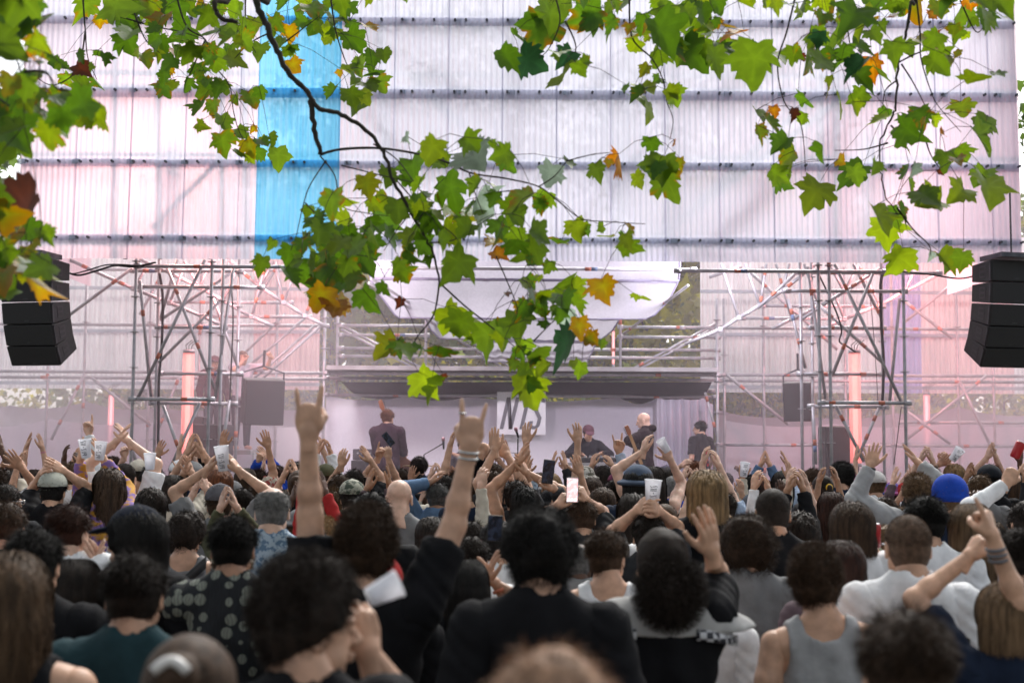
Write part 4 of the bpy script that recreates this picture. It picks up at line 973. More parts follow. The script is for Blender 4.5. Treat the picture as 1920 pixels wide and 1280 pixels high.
H['c500'] = person2(520, 872, 38, 'curly', 'auburn', 'loose', 'bright blue', arms=[(-1, 485, 862, .0, 'fist', (0, 1, 0)), (1, 500, 856, .1, 'flat', (-.6, .6, 0), (-.7, 0, 1))], label='person with reddish curls in blue sleeves clapping left of the raised forearm')
H['hood'] = person2(1197, 871, 52, 'bob', 'black', 'tee', 'navy', hat='bucket', hatc=(.075, .10, .15), label='person in denim blue bucket hat')
H['mag'] = person2(1157, 885, 34, 'short', 'dark', 'tee', 'black', hat='capback', hatc=(.16, .045, .09), label='person in dark magenta cap left of the denim hat')
H['camobk'] = person2(1097, 873, 36, 'short', 'brown', 'tee', 'pale blue', hat='bucket', hatm=M_camo2, hatc=(.3, .3, .2), label='person in pale camouflage bucket hat')
H['pgcap'] = person2(1250, 872, 36, 'long', 'dark', 'tee', 'black', hat='capback', hatc=(.10, .085, .13), label='person in purple grey cap with long dark hair')
H['ging'] = person2(1306, 864, 36, 'curly', 'red', 'tee', 'black', 'p', hyaw=60, arms=[up(-1, 1278, 872, 'relax', (1, 0, 0))], label='person with ginger curls and beard in profile')
H['s1262'] = person2(1261, 892, 34, 'buzz', 'grey', 'tee', 'bright blue', 'p', label='person with shaved head in bright blue collar')
H['s1245'] = person2(1247, 944, 52, 'buzz', 'light', 'tee', 'white', 'p', label='person with close shaved sandy head right of the white cup')
H['r1450'] = person2(1450, 915, 62, 'buzz', 'dark', 'tee', 'black', 'm', label='person with round close cropped dark head right of the grey beanie')
H['r1412'] = person2(1411, 925, 40, 'short', 'grey', 'tee', 'grey', hat='beanie', hatc=(.10, .11, .13), label='person in slate grey beanie')
H['r1400'] = person2(1402, 890, 44, 'curltop', 'black', 'tee', 'black', 'm', hyaw=-65, label='person with black hair and silver glasses in profile facing left')
H['afro'] = person2(1363, 886, 30, 'afro', 'black', 'tee', 'black', 'd', arms=[up(1, 1386, 882, 'grip', (-1, 0, 0))], label='person with short afro holding up a paper cup')
H['g1467'] = person2(1467, 882, 34, 'long', 'dark', 'tee', 'pale blue', hat='capback', hatc=(.04, .05, .04), arms=[up(1, 1478, 872, 'flat', (-1, .3, 0), .3)], label='person in dark green cap worn backwards')
H['sun1520'] = person2(1521, 877, 34, 'short', 'brown', 'tee', 'orange', hyaw=-65, label='person with swept back brown hair and sunglasses in orange top')
H['tie'] = person2(1543, 888, 40, 'ponytail', 'dark', 'loose', 'charcoal', hyaw=-15, m=None, label='person with sleek dark hair tied with yellow band')
H['curl1578'] = person2(1578, 865, 44, 'curltop', 'black', 'tee', 'navy', hyaw=-60, label='person with tall dark curls looking left behind the pink cap')
H['pinkcap'] = person2(1591, 883, 34, 'short', 'brown', 'tee', 'black', 'p', hat='capback', hatc=(.55, .09, .30), label='person in bright pink cap')
H['long1560'] = person2(1560, 922, 56, 'long', 'auburn', 'tee', 'black', label='person with long dark auburn hair under the pink cap')
H['bright'] = person2(1673, 904, 36, 'short', 'brown', 'tee', 'white', hat='bucket', hatm=M_bright, hatc=(.1, .2, .5), label='person in colourful bucket hat')
H['b1668'] = person2(1662, 930, 44, 'short', 'brown', 'tee', 'black', label='person with brown hair below the colourful bucket hat')
H['b1745'] = person2(1746, 872, 38, 'short', 'dark', 'tee', 'charcoal', label='person with dark hair left of the blue beanie')
H['b1790'] = person2(1790, 870, 38, 'mid', 'blond', 'tee', 'cream', arms=[up(1, 1775, 862, 'fist', (0, 1, 0)), up(-1, 1762, 870, 'open', (0, 1, 0))], label='person with blond streaked hair behind the blue beanie')
H['bcap'] = person2(1856, 870, 40, 'short', 'black', 'tee', 'black', hat='cap', hatc=(.015, .018, .024), label='person in black cap right of the blue beanie')
H['b1838'] = person2(1838, 888, 42, 'short', 'sandy', 'tee', 'grey', label='person with short sandy hair below the black cap')
H['b1908'] = person2(1908, 890, 42, 'long', 'brown', 'tee', 'charcoal', label='person with long brown hair at the right edge')
H['b1800'] = person2(1804, 925, 50, 'short', 'brown', 'tee', 'pale blue', label='person with brown hair in pale blue shirt below the blue beanie')
H['b1818'] = person2(1822, 944, 54, 'long', 'sandy', 'tee', 'pale blue', Y=6.4, label='person with long sandy hair right of the shaved head')
H['b1640'] = person2(1642, 882, 36, 'short', 'light', 'tee', 'white', hat='cap', hatc=(.62, .6, .58), label='person in white cap left of the wool jumper')
H['b752'] = person2(752, 877, 34, 'short', 'brown', 'tee', 'black', label='person with brown hair beneath the back turned guitarist')
H['b783'] = person2(783, 889, 38, 'curltop', 'dark', 'tee', 'charcoal', hyaw=40, label='person with dark curls and glasses right of the bald head')
H['b785'] = person2(786, 855, 34, 'curly', 'dark', 'tee', 'navy', label='tall person with dark curls right of the back turned guitarist')
H['b635'] = person2(637, 887, 42, 'short', 'brown', 'tee', 'charcoal', label='person with brown hair left of the camouflage cap')
H['b1130'] = person2(1132, 873, 36, 'mid', 'dark', 'tee', 'black', arms=[up(-1, 1110, 872, 'relax', (1, .5, 0), .1, (-.1, 0, 1)), up(1, 1148, 872, 'relax', (-1, .5, 0), .1, (-.4, 0, 1))], label='person with dark hair, both hands up before the mixer')
H['b1110'] = person2(1110, 895, 42, 'curtain', 'brown', 'tee', 'charcoal', label='person with tousled brown hair below the camouflage bucket hat')
H['b1128'] = person2(1130, 914, 52, 'curtain', 'brown', 'tee', 'black', label='person with brown middle parted hair right of the bright phone')
H['cuphand'] = person2(1216, 962, 50, 'short', 'dark', 'tee', 'charcoal', Y=7.2, arms=[up(1, 1236, 958, 'grip', (-1, .3, 0), .0), up(-1, 1196, 955, 'cupped', (1, .3, 0))], label='person holding up a tall white cup right of centre')
H['horn2'] = person2(1152, 897, 34, 'short', 'dark', 'long', 'pale blue', Y=11.2, arms=[up(1, 1158, 836, 'horns', (0, -1, 0), .1, (0, 0, 1))], label='person in pale blue sleeve making horns before the band')
H['fists'] = person2(925, 880, 34, 'short', 'brown', 'loose', 'black', Y=11.4, arms=[(-1, 903, 852, .0, 'fist', (0, 1, 0), (0, 0, 1), None)], label='person in black sleeve raising a fist left of the banner')
H['bigtwo'] = person2(968, 898, 36, 'short', 'dark', 'tee', 'charcoal', Y=9.6, arms=[(-1, 928, 844, .1, 'flat', (.5, 1, 0), (-.5, 0, 1), (-1, 0, .1)), (1, 948, 848, .2, 'flat', (-.5, 1, 0), (-.5, 0, 1), (1, 0, .2))], label='person stretching two clapping hands left under the banner')
H['r1200'] = person2(1222, 874, 32, 'long', 'dark', 'tank', 'black', 'p', Y=11., arms=[up(-1, 1206, 846, 'relax', (1, .4, 0), .1, (-.3, 0, 1), (-1, 0, 0)), up(1, 1256, 860, 'open', (-.3, 1, 0), .1)], label='person with pale bare arms raised before the bald guitarist')
H['pt'] = person2(664, 878, 34, 'short', 'dark', 'tee', 'black', Y=12.4, arms=[up(-1, 640, 872, 'cupped', (.3, 1, 0), .1, (-.2, 0, 1)), up(1, 694, 862, 'flat', (-1, .3, 0), .1)], label='person raising pale cupped hands left of the amplifier')
H['pts'] = person2(712, 880, 30, 'short', 'brown', 'tee', 'black', Y=12.8, arms=[up(-1, 710, 856, 'point', (.6, -1, 0), .0, (.1, 0, 1))], label='person pointing up at the back turned guitarist')

# --- everyone else: filled in between, never closer than arm's width
HS = ['short'] * 8 + ['mid', 'mid', 'curtain', 'long', 'long', 'longwavy', 'bob', 'curly', 'curltop', 'curltop', 'buzz', 'bun', 'ponytail', 'balding', 'afro', 'brush', 'brush']
HCs = ['black', 'dark', 'dark', 'brown', 'brown', 'brown', 'brown', 'light', 'light', 'sandy', 'auburn', 'sandy', 'blond', 'red']
TS = ['black'] * 4 + ['white', 'cream'] + ['charcoal', 'navy', 'white', 'white', 'grey', 'light grey', 'pale blue', 'denim', 'green', 'cream', 'mauve', 'red', 'olive']
PAT = [M_check, M_bluepat, twotone('striped cloth', (.05, .06, .10), (.6, .58, .55), 4, .48, .52, (.1, .1, 6)), twotone('flowered cloth', (.35, .06, .05), (.55, .5, .4), 20), twotone('washed cloth', (.10, .16, .26), (.25, .33, .45), 7, .3, .7), twotone('marled cloth', (.20, .19, .19), (.45, .44, .43), 60)]
sp = [(q['o'].location.x, q['o'].location.y) for q in PEOPLE]
cand = [(r_, Y) for Y in np.arange(5.0, 14.6, .12) for r_ in np.arange(-.43, .435, .01)]
rnd.shuffle(cand); fill = []
for r_, Y in sorted(cand, key=lambda c: -round(c[1] * 2)):
    x = r_ * Y; md = .455 if Y > 8 else .52
    if any((x - a) ** 2 * 1.0 + (Y - c) ** 2 * .9 < md * md for a, c in sp): continue
    sp.append((x, Y)); fill.append((x, Y))
LISTED = list(PEOPLE)
for x, Y in fill:
    q = rnd.random(); st = rnd.choice(HS); hc_ = rnd.choice(HCs)
    if st in ('afro', 'curly') and rnd.random() < .6: hc_ = 'black'
    if st == 'balding': hc_ = 'grey'
    if Y > 8.4: hh = rnd.uniform(1.60, 1.84)
    else: hh = rnd.uniform(1.53, 1.67)
    def hides(h_):
        a, b_ = 960 + x / Y * F, 843 + (CH - h_ * (HZ + .138) / 1.75) * F / Y
        return any(q_['Y'] > Y + .2 and abs(a - q_['px']) < .12 * F / Y + .07 * F / q_['Y'] and b_ < q_['py'] + .24 * F / q_['Y'] for q_ in LISTED)
    if hides(hh):
        hh = 1.52
        if hides(hh) and Y < 11: continue
    topz = hh * (HZ + .138) / 1.75; px = 960 + x / Y * F; py = 843 + (CH - topz) * F / Y
    hat = None; hatc = None
    if rnd.random() < .13: hat = rnd.choice(('cap', 'capback', 'capback', 'beanie', 'bucket')); hn = rnd.choice(('black', 'navy', 'grey', 'olive', 'cream', 'red', 'white')); hatc = TC[hn]; st = 'short'
    arms = None
    if Y > 8.4 and not (115 < px < 225 and Y < 9.6) and not (1055 < px < 1300 or 690 < px < 790) and rnd.random() < (.52 if px < 760 or px > 1500 else .40):
        k = F / Y; kind = rnd.random(); hz = rnd.uniform(.16, .42)
        yy = py - hz * k + .1 * k
        if kind < .55: arms = clap(px + rnd.uniform(-.15, .15) * k, yy, .035 * k * rnd.uniform(1, 2), .15, rnd.choice(('flat', 'cupped')), rnd.uniform(-.4, .4))
        elif kind < .85: sd_ = rnd.choice((-1, 1)); arms = [up(sd_, px + sd_ * .15 * k, yy, rnd.choice(('open', 'relax', 'cupped', 'fist', 'point', 'horns')), (rnd.uniform(-.6, .6), rnd.choice((1, 1, -1)), 0), .1, (rnd.uniform(-.3, .3), 0, 1))]
        else: arms = [up(-1, px - .22 * k, yy, 'open', (.5, 1, 0), .1), up(1, px + .22 * k, yy, 'open', (-.5, 1, 0), .1)]
    tn = rnd.choice(TS); tp = rnd.choice(('tee', 'tee', 'tee', 'long', 'loose', 'tank')); pm = rnd.choice(PAT) if rnd.random() < .22 and tp in ('tee', 'tank') else None
    person(px, py, Y=Y, hgt=hh, hair=st, hc=hc_, skin=rnd.choice('lllppmmtd'), top=tp, col=TC[tn], desc=tn, arms=arms, hyaw=rnd.choice((0, 0, 0, rnd.uniform(-50, 50))),
           yaw=rnd.uniform(-12, 12), m=pm, hat=hat, hatc=hatc, fine=Y < 6)
# ---- labels of the filled-in crowd
def zone(px):
    for lim, n in ((130, 'under the left speaker stack'), (235, 'left of the left tower'), (330, 'before the left tower'), (460, 'right of the left tower'), (560, 'before the left hanging speaker'), (650, 'behind the raised forearm'),
                   (780, 'before the left guitarist'), (900, 'before the drummer'), (1040, 'under the lettered banner'), (1150, 'before the mixing desk'), (1260, 'before the bald guitarist'), (1370, 'before the curtain'),
                   (1480, 'before the right gauze screen'), (1570, 'at the right tower'), (1680, 'before the right tube'), (1790, 'right of the right tower'), (9999, 'under the right speaker stack')):
        if px < lim: return n
HSN = {'short': 'short', 'brush': 'tufty', 'thin': 'thin', 'buzz': 'cropped', 'balding': 'receding', 'curly': 'curly', 'bigcurly': 'curly', 'curltop': 'curly topped', 'afro': 'afro', 'long': 'long straight', 'longwavy': 'long wavy', 'bob': 'bobbed', 'mid': 'tousled', 'curtain': 'parted', 'ponytail': 'ponytailed', 'curlypony': 'ponytailed', 'bun': 'bunned'}
HCN = {'dark': 'dark', 'light': 'light brown'}
by = {}
for q in PEOPLE:
    o = q['o']; tag(o, q['label'], 'person', q['group'])
    if q['label']: continue
    row = 'far off' if q['Y'] > 11.2 else 'mid crowd' if q['Y'] > 8 else 'nearer'
    act = '' if not q['arms'] else ', arms up' if len(q['arms']) > 1 else ', arm up'
    head = {'cap': 'in cap', 'capback': 'in backwards cap', 'beanie': 'in beanie', 'bucket': 'in bucket hat'}[q['hat']] if q['hat'] else f"with {HSN[q['hair']]} {HCN.get(q['hc'], q['hc'])} hair"
    by.setdefault((head, act, row, zone(q['px']), ''), []).append(q)
ORD = ['leftmost', 'second leftmost', 'third leftmost', 'fourth leftmost', 'fifth leftmost', 'sixth leftmost']
for (head, act, row, z, _), L in by.items():
    cols = [q['desc'] for q in L]
    for q in sorted(L, key=lambda q: q['px']):
        same = sorted([r_ for r_ in L if r_['desc'] == q['desc']], key=lambda r_: r_['px'])
        if len(L) == 1: q['o']['label'] = f"person {head}{act}, {row} {z}"
        elif len(same) == 1: q['o']['label'] = f"person {head} in {q['desc']}{act}, {row} {z}"
        else: q['o']['label'] = f"{ORD[same.index(q)]} person {head} in {q['desc']}{act}, {row} {z}"
print('PEOPLE', len(PEOPLE), 'labels over 16 words:', sum(len(q['o']['label'].split()) > 16 for q in PEOPLE))
# ================================================================ THE BAND AND THEIR GEAR
SZ = .75
B = {}
B['guit'] = person(727, 766, Y=20.4, hair='short', hc='red', skin='l', top='loose', col=(.045, .022, .035), z0=SZ, yaw=12, hyaw=15, arms=[(1, 758, 850, .35, 'grip', (-1, .3, 0), (-.6, 0, .5), (.25, -.3, -1)), (-1, 722, 842, .4, 'grip', (1, .3, 0), None, (-.1, -.3, -1))],  # red hair colour stands in for red stage light on the hair
                   label='guitarist on stage with back turned in long dark top', name='person', group='band on stage', tcol=(.02, .02, .025))
B['bald'] = person(1208, 774, Y=20.6, hair=None, skin='p', top='loose', col=(.018, .010, .012), z0=SZ, yaw=-80, hpitch=-14, arms=[(-1, 1196, 838, -.12, 'grip', (.6, .6, 0), (-.3, 0, 1)), (1, 1188, 868, -.1, 'cupped', (0, 1, 0), (-1, 0, 0))],
                   label='bald guitarist in black hooded top looking down at the guitar', group='band on stage')
B['mix'] = person(1103, 796, Y=20.9, hair='short', hc='dark', skin='l', top='loose', col=(.014, .015, .020), z0=SZ, yaw=172, hpitch=-18, hat='cap', hatc=(.14, .06, .08), arms=[(1, 1092, 852, -.3, 'relax', (0, 0, -1), (0, -1, -.3)), (-1, 1126, 850, -.3, 'relax', (0, 0, -1), (0, -1, -.3))],
                  label='man in maroon cap bent over the mixing desk', group='band on stage')
B['hand'] = person(1313, 788, Y=21.8, hair='short', hc='black', skin='l', top='tee', col=(.015, .015, .018), z0=SZ, yaw=-40, hyaw=-25, label='stagehand in black T-shirt with red print standing by the curtain', group='band on stage')
B['drum'] = person(868, 796, Y=21.3, hair='short', hc='brown', skin='l', top='tee', col=(.10, .095, .11), z0=.62, hgt=1.5, arms=[(-1, 843, 848, -.2, 'fist', (1, 0, 0), (-.3, -1, 0))], yaw=180, label='drummer in grey T-shirt half hidden behind the raised horns hand', group='band on stage')
B['point'] = person(455, 656, Y=21.9, hair='ponytail', hc='light', skin='l', top='tee', col=(.55, .52, .58), z0=1.95, yaw=150, arms=[(-1, 508, 668, -.1, 'point', (0, 1, 0), (1, 0, .3), (0, -1, -1)), (1, 456, 676, -.15, 'grip', (0, 1, 0), (0, 0, 1), None)],
                    label='person on the left platform in white top pointing right', group='people on the left platform')
B['capl'] = person(402, 666, Y=21.9, hair='short', hc='dark', skin='m', top='loose', col=(.06, .02, .03), z0=1.95, yaw=150, hat='cap', hatc=(.10, .03, .04), label='person on the left platform in dark red cap', group='people on the left platform')
for q in B.values(): q[0]['category'] = 'person'
for q in PEOPLE[-7:]: q['o']['label'] = q['label']; q['o']['group'] = q['group']
b = MB(); b.tube([(.088 * math.cos(a), -.035 + .10 * math.sin(a), 1.50 - .03 * math.sin(a) + .012 * math.sin(5 * a)) for a in np.linspace(0, 2 * PI, 25)], [.034 + .018 * max(0, -math.sin(a)) for a in np.linspace(0, 2 * PI, 25)], 10, cap=False)
b.build('hood', M_cloth2, B['bald'][0], True, color=(.018, .010, .012))
M_red = mat('red print', (.5, .02, .03), rough=.8)
def on_back(root, name, polys, z=1.25, m=None, y=-.135, thick=.004):
    b = MB()
    for pl in polys: b.prism(pl, y - thick, y, lambda a, c, yy: (a, yy, z + c))
    return b.build(name, m, root)
on_back(B['hand'][0], 'print', [[(-.02 + .03 * math.sin(k * 2.3), .10 - k * .045), (.02 + .03 * math.sin(k * 2.3), .10 - k * .045), (.01 + .03 * math.cos(k * 3), .055 - k * .045), (-.03 + .03 * math.cos(k * 3), .06 - k * .045)] for k in range(7)], 1.22, M_red, -.150)

M_wood = mat('guitar wood', (.30, .10, .035), (.22, .07, .02), .3); M_neck = mat('maple neck', (.42, .24, .10), rough=.35)
def guitar(label, a, c, mb, fwd):
    """a: body centre, c: headstock tip, fwd: direction the front faces"""
    t = thing('electric_guitar', label, 'guitar', tuple(a), group='electric guitars')
    ax = (c - a).normalized(); L = (c - a).length; Z = (Vector(fwd) - ax * Vector(fwd).dot(ax)).normalized(); X = ax.cross(Z)
    M = Matrix((X, ax, Z)).transposed()
    ol = [(0, .14), (.07, .19), (.10, .15), (.06, .08), (.07, 0), (.14, -.08), (.15, -.18), (.08, -.26), (-.08, -.26), (-.16, -.18), (-.15, -.08), (-.09, 0), (-.11, .09), (-.09, .15), (-.05, .12)]
    f = lambda p_, q, h: tuple(M @ Vector((p_, q, h)))
    b = MB(); b.prism(ol, -.022, .022, f); b.build('guitar_body', mb, t, bevel=.008)
    b = MB(); b.prism([(-.025, .10), (.025, .10), (.021, L - .14), (-.021, L - .14)], .010, .034, f); b.build('neck', M_neck, t)
    b = MB(); b.prism([(-.022, L - .14), (.022, L - .14), (.04, L - .08), (.03, L + .02), (-.03, L + .03), (-.035, L - .10)], .010, .028, f); b.build('headstock', M_wood, t, bevel=.004)
    b = MB()
    for k in range(6): b.tube([f(-.04, L - .12 + k * .024, .02), f(-.055, L - .12 + k * .024, .02)], .007, 6)
    for k in (-1, 1): b.box(M @ Vector((0, -.03 + k * .05, .026)), (.07, .02, .012), M)
    b.build('fittings', M_bolt, t)
guitar('guitar held by the bald guitarist, neck tilted up left', P(1206, 880, 20.25), P(1174, 800, 20.0), M_black, (.2, -1, .1))
guitar('guitar held by the back turned guitarist, headstock above the head', P(752, 862, 20.75), P(713, 753, 20.7), M_wood, (0, 1, .1))
# speakers
M_box = mat('speaker cabinet', (.011, .010, .011), (.018, .017, .018), .55, scale=14, bump=.1); M_grille = mat('speaker grille', (.016, .016, .017), (.028, .027, .028), .75, scale=300, bump=.3); M_handle = mat('recess', (.05, .045, .05), rough=.7)
M_steel2 = mat('dark steel', (.07, .07, .075), (.04, .04, .045), .4, .7)
def line_array(label, px, py0, side):
    Y = 17.0; top = P(px, py0, Y); t = thing('line_array', label, 'speaker stack', tuple(top), -side * .22, group='hung speaker stacks')
    pos = Vector((0, 0, 0)); ang = 0; Wd, Hh, Dp = .70, .275, .46
    b = MB(); b.box((0, .1, .05), (.6, .5, .06)); b.tube([(0, .1, .05), (0, .1, .9)], .012)
    b.build('flying_frame', M_bolt, t)
    for k, da in enumerate((1, 4, 6, 8, 10)):
        ang += math.radians(da); Rm = Matrix.Rotation(ang, 3, 'X')
        c = pos + Rm @ Vector((0, Dp / 2, -Hh / 2))
        v = [c + Rm @ Vector((sx * Wd / 2, sy * Dp / 2, sz * Hh / 2 * (1 if sy < 0 else .80))) for sx in (-1, 1) for sy in (-1, 1) for sz in (-1, 1)]
        b = MB(); b.add([tuple(q) for q in v], [(0, 1, 3, 2), (4, 6, 7, 5), (0, 4, 5, 1), (2, 3, 7, 6), (0, 2, 6, 4), (1, 5, 7, 3)])
        cab = b.build('cabinet', M_box, t, bevel=.008)
        b = MB(); b.box(c + Rm @ Vector((0, -Dp / 2 - .006, 0)), (Wd - .02, .012, Hh - .02), Rm); b.build('grille', M_grille, cab)
        b = MB(); x = side * (Wd / 2 + .001)
        for oz in (-1, 1):
            b.box(c + Rm @ Vector((x, -.02, oz * .035)), (.006, .13 - .03, .04), Rm, 0)
        b.box(c + Rm @ Vector((x - side * .001, -.02, 0)), (.006, .14, .15), Rm, 1); b.build('handle', [M_box, M_handle], cab)
        b = MB()
        for sx in (-1, 1):
            b = MB(); b.box(c + Rm @ Vector((sx * (Wd / 2 + .006), -Dp / 2 + .03, 0)), (.008, .035, Hh * .9), Rm); b.tube([c + Rm @ Vector((sx * (Wd / 2 + .004), -Dp / 2 + .03, Hh * .42)), c + Rm @ Vector((sx * (Wd / 2 + .018), -Dp / 2 + .03, Hh * .42))], .010, 8); b.build('rigging_plate', M_steel2, cab)
        b = MB(); b.box(c + Rm @ Vector((0, -Dp / 2 - .0135, -Hh * .36)), (.07, .003, .018), Rm); b.build('badge', M_steel2, cab)
        pos = pos + Rm @ Vector((0, 0, -Hh - .012))
    return t
line_array('black hung speaker stack at the left edge, partly behind leaves', 49, 484, 1)
line_array('black hung speaker stack at the right edge under pink sheets', 1905, 488, -1)
def speaker(label, px, py, w, h, Y, rot=0, tilt=0, z0=None, d=.5, yoke=True):
    c = P(px, py, Y); w, h = w * Y / F, h * Y / F
    t = thing('speaker', label, 'speaker', tuple(c), rot); t.rotation_euler = (tilt, 0, rot)
    b = MB(); b.box((0, 0, 0), (w, d, h)); b.build('cabinet', M_box, t, bevel=.015)
    b = MB(); b.box((0, -d / 2 - .006, 0), (w - .05, .012, h - .05)); b.build('grille', M_grille, t)
    if yoke:
        b = MB(); b.tube([(-w / 2 - .02, 0, .0), (-w / 2 - .02, 0, h / 2 + .1), (0, 0, h / 2 + .2), (w / 2 + .02, 0, h / 2 + .1), (w / 2 + .02, 0, 0)], .015, 6); b.tube([(0, 0, h / 2 + .2), (0, 0, h / 2 + .45)], .02, 6); b.build('bracket', M_bolt, t)
    else:
        b = MB(); b.box((0, -d / 2 - .013, -h * .33), (w * .5, .01, .03)); b.box((0, 0, h / 2 + .006), (w * .3, .05, .012)); b.build('handle', M_bolt, t)
speaker('black monitor speaker hung by a bracket left of the stage', 492, 752, 72, 84, 21.0, .35, .12)
speaker('black monitor speaker hung by a bracket right of the stage', 1497, 752, 50, 72, 21.0, -.3, .08)
speaker('tall black speaker standing behind the left tower', 398, 840, 66, 88, 20.6, 0, 0, yoke=False)
speaker('smaller black speaker stacked behind the left tower posts', 373, 812, 30, 60, 21.2, 0, 0, yoke=False)
speaker('tall black speaker standing behind the right tower', 1572, 850, 62, 100, 20.6, 0, 0, yoke=False)
# amplifier
c = P(706, 866, 21.0); t = thing('guitar_amplifier', 'grey guitar amplifier with knobs left of the back turned guitarist', 'amplifier', tuple(c))
b = MB(); b.box((0, 0, -.28), (.76, .35, .62)); b.build('cabinet', M_box, t, bevel=.015)
b = MB(); b.box((0, 0, .12), (.72, .28, .17)); b.build('amp_head', mat('grey tolex', (.06, .055, .065), rough=.7), t, bevel=.015)
b = MB(); b.box((0, -.18, -.28), (.70, .01, .54)); b.build('grille', M_grille, t)
b = MB()
for k in range(9): b.tube([(-.28 + k * .065, -.14, .14), (-.28 + k * .065, -.165, .14)], .014, 8)
b.build('knobs', M_steel, t)
# microphones
def mic(label, base, pts, head):
    t = thing('microphone_stand', label, 'microphone stand', tuple(base), group='microphone stands')
    L = lambda p: p - base
    b = MB(); b.tube([L(p) for p in pts], .010, 6)
    for a in (0, 2.1, 4.2): b.tube([Vector((0, 0, .12)), Vector((.28 * math.cos(a), .28 * math.sin(a), .01))], .008, 6)
    b.tube([Vector((0, 0, 0)), Vector((0, 0, .3))], .014, 6); b.build('stand', M_black, t)
    b = MB(); d = (head[1] - head[0]).normalized(); b.tube([L(head[0]), L(head[0]) + d * .12], [.012, .020], 10); b.tube([L(head[0]) + d * .12, L(head[0]) + d * .14, L(head[0]) + d * .17, L(head[0]) + d * .185], [.022, .028, .026, .008], 10, 1)
    b.build('microphone', [M_black, mat('mic mesh', (.35, .2, .22), rough=.4, metal=.7)], t, True)
def gz(px, Y, z=SZ): x = P(px, 860, Y).x; return Vector((x, Y, z))
q = P(970, 822, 19.6); mic('upright microphone stand below the lettered banner', gz(971, 19.6), [gz(971, 19.6), P(971, 822, 19.6)], (P(972, 820, 19.6), P(966, 800, 19.5)))
mic('boom microphone stand right of the back turned guitarist', gz(795, 20.0), [gz(795, 20.0), P(795, 852, 20), P(831, 831, 20)], (P(832, 842, 20.0), P(831, 820, 20.0)))
mic('low boom microphone stand under the banner near the drums', gz(945, 20.4), [gz(945, 20.4), P(945, 846, 20.4), P(985, 852, 20.4)], (P(984, 853, 20.4), P(990, 862, 20.4)))
# drums
t = thing('drum_kit', 'drum kit in front of the drummer low behind raised hands', 'drums', (P(845, 860, 20.6).x, 20.6, SZ)); M_shell = mat('drum shell', (.25, .03, .05), rough=.25); M_skin2 = mat('drum skin', (.6, .6, .6)); M_brass = mat('cymbal', (.55, .38, .12), rough=.3, metal=.9)
def drum(n, x, y, z, r, h, ax=(0, 0, 1)):
    a = Vector((x, y, z)); v = Vector(ax).normalized(); b = MB(); b.tube([a, a + v * h], r, 24); b.tube([a + v * h, a + v * (h + .012)], r * 1.03, 24, 1); b.tube([a - v * .012, a], r * 1.03, 24, 1); b.build(n, [M_shell, M_skin2], t, True)
drum('bass_drum', 0, -.25, .30, .28, .42, (0, 1, 0)); drum('tom', -.2, 0, .62, .16, .2, (0, -.3, 1)); drum('tom', .2, 0, .62, .16, .2, (0, -.3, 1)); drum('snare', -.42, .25, .52, .18, .14); drum('floor_tom', .55, .25, .15, .2, .4)
for x, y, z in ((-.5, -.05, .98), (.55, -.05, 1.0), (-.75, .2, .82)):
    b = MB(); b.tube([(x, y, z - .012), (x, y, z), (x, y, z + .02)], [.24, .22, .02], 24); b.build('cymbal', M_brass, t, True)
    b = MB(); b.tube([(x, y, 0), (x, y, z)], .011, 6)
    for a in (0, 2.1, 4.2): b.tube([(x, y, .2), (x + .22 * math.cos(a), y + .22 * math.sin(a), .01)], .008, 6)
    b.build('cymbal_stand', M_steel, t)
# mixing table
c = P(1122, 866, 20.3); t = thing('mixing_table', 'table with black mixing gear before the man in the maroon cap', 'table', (c.x, 20.3, SZ))
hz = c.z - SZ; b = MB(); b.box((0, 0, hz - .03), (1.1, .55, .04)); b.build('tabletop', M_deck, t)
for sx in (-.5, .5):
    for sy in (-.22, .22): b = MB(); b.tube([(sx, sy, 0), (sx, sy, hz - .05)], .018, 8); b.build('leg', M_steel, t)
m_ = thing('mixer', 'black mixer and decks on the table below the maroon cap', 'mixer', (c.x, 20.3, c.z - .01)); b = MB(); b.box((0, 0, .045), (.85, .42, .07)); b.build('casing', M_black, m_, bevel=.01)
b = MB()
for k in range(20): b.tube([(-.36 + .08 * (k % 10), -.1 + .18 * (k // 10), .08), (-.36 + .08 * (k % 10), -.1 + .18 * (k // 10), .11)], .012, 8)
b.build('knobs', M_steel, m_)
# left platform with stair rails
t = thing('side_platform', 'raised platform with slanting stair rails left of the stage', 'platform'); a = P(375, 770, 21.9); c = P(480, 770, 21.9)
b = MB(); b.box(((a.x + c.x) / 2, 22.1, 1.91), (c.x - a.x, 1.2, .07)); b.build('deck', M_deck, t)
tubes(t, 'handrail', [(600, 612, 436, 760), (588, 612, 424, 755, 22.3, 22.3), (572, 596, 450, 700, 22.5, 22.5), (535, 588, 452, 668, 22.7, 22.7)], 21.3, .022, False)
b = MB()
for k in range(9):
    s_ = k / 9; p = P(590 - 150 * s_, 640 + 130 * s_, 21.8); b.box(p, (.22, .8, .03))
pass
for px in (372, 478): post(t, px, 745, 21.5, ztop=1.9)
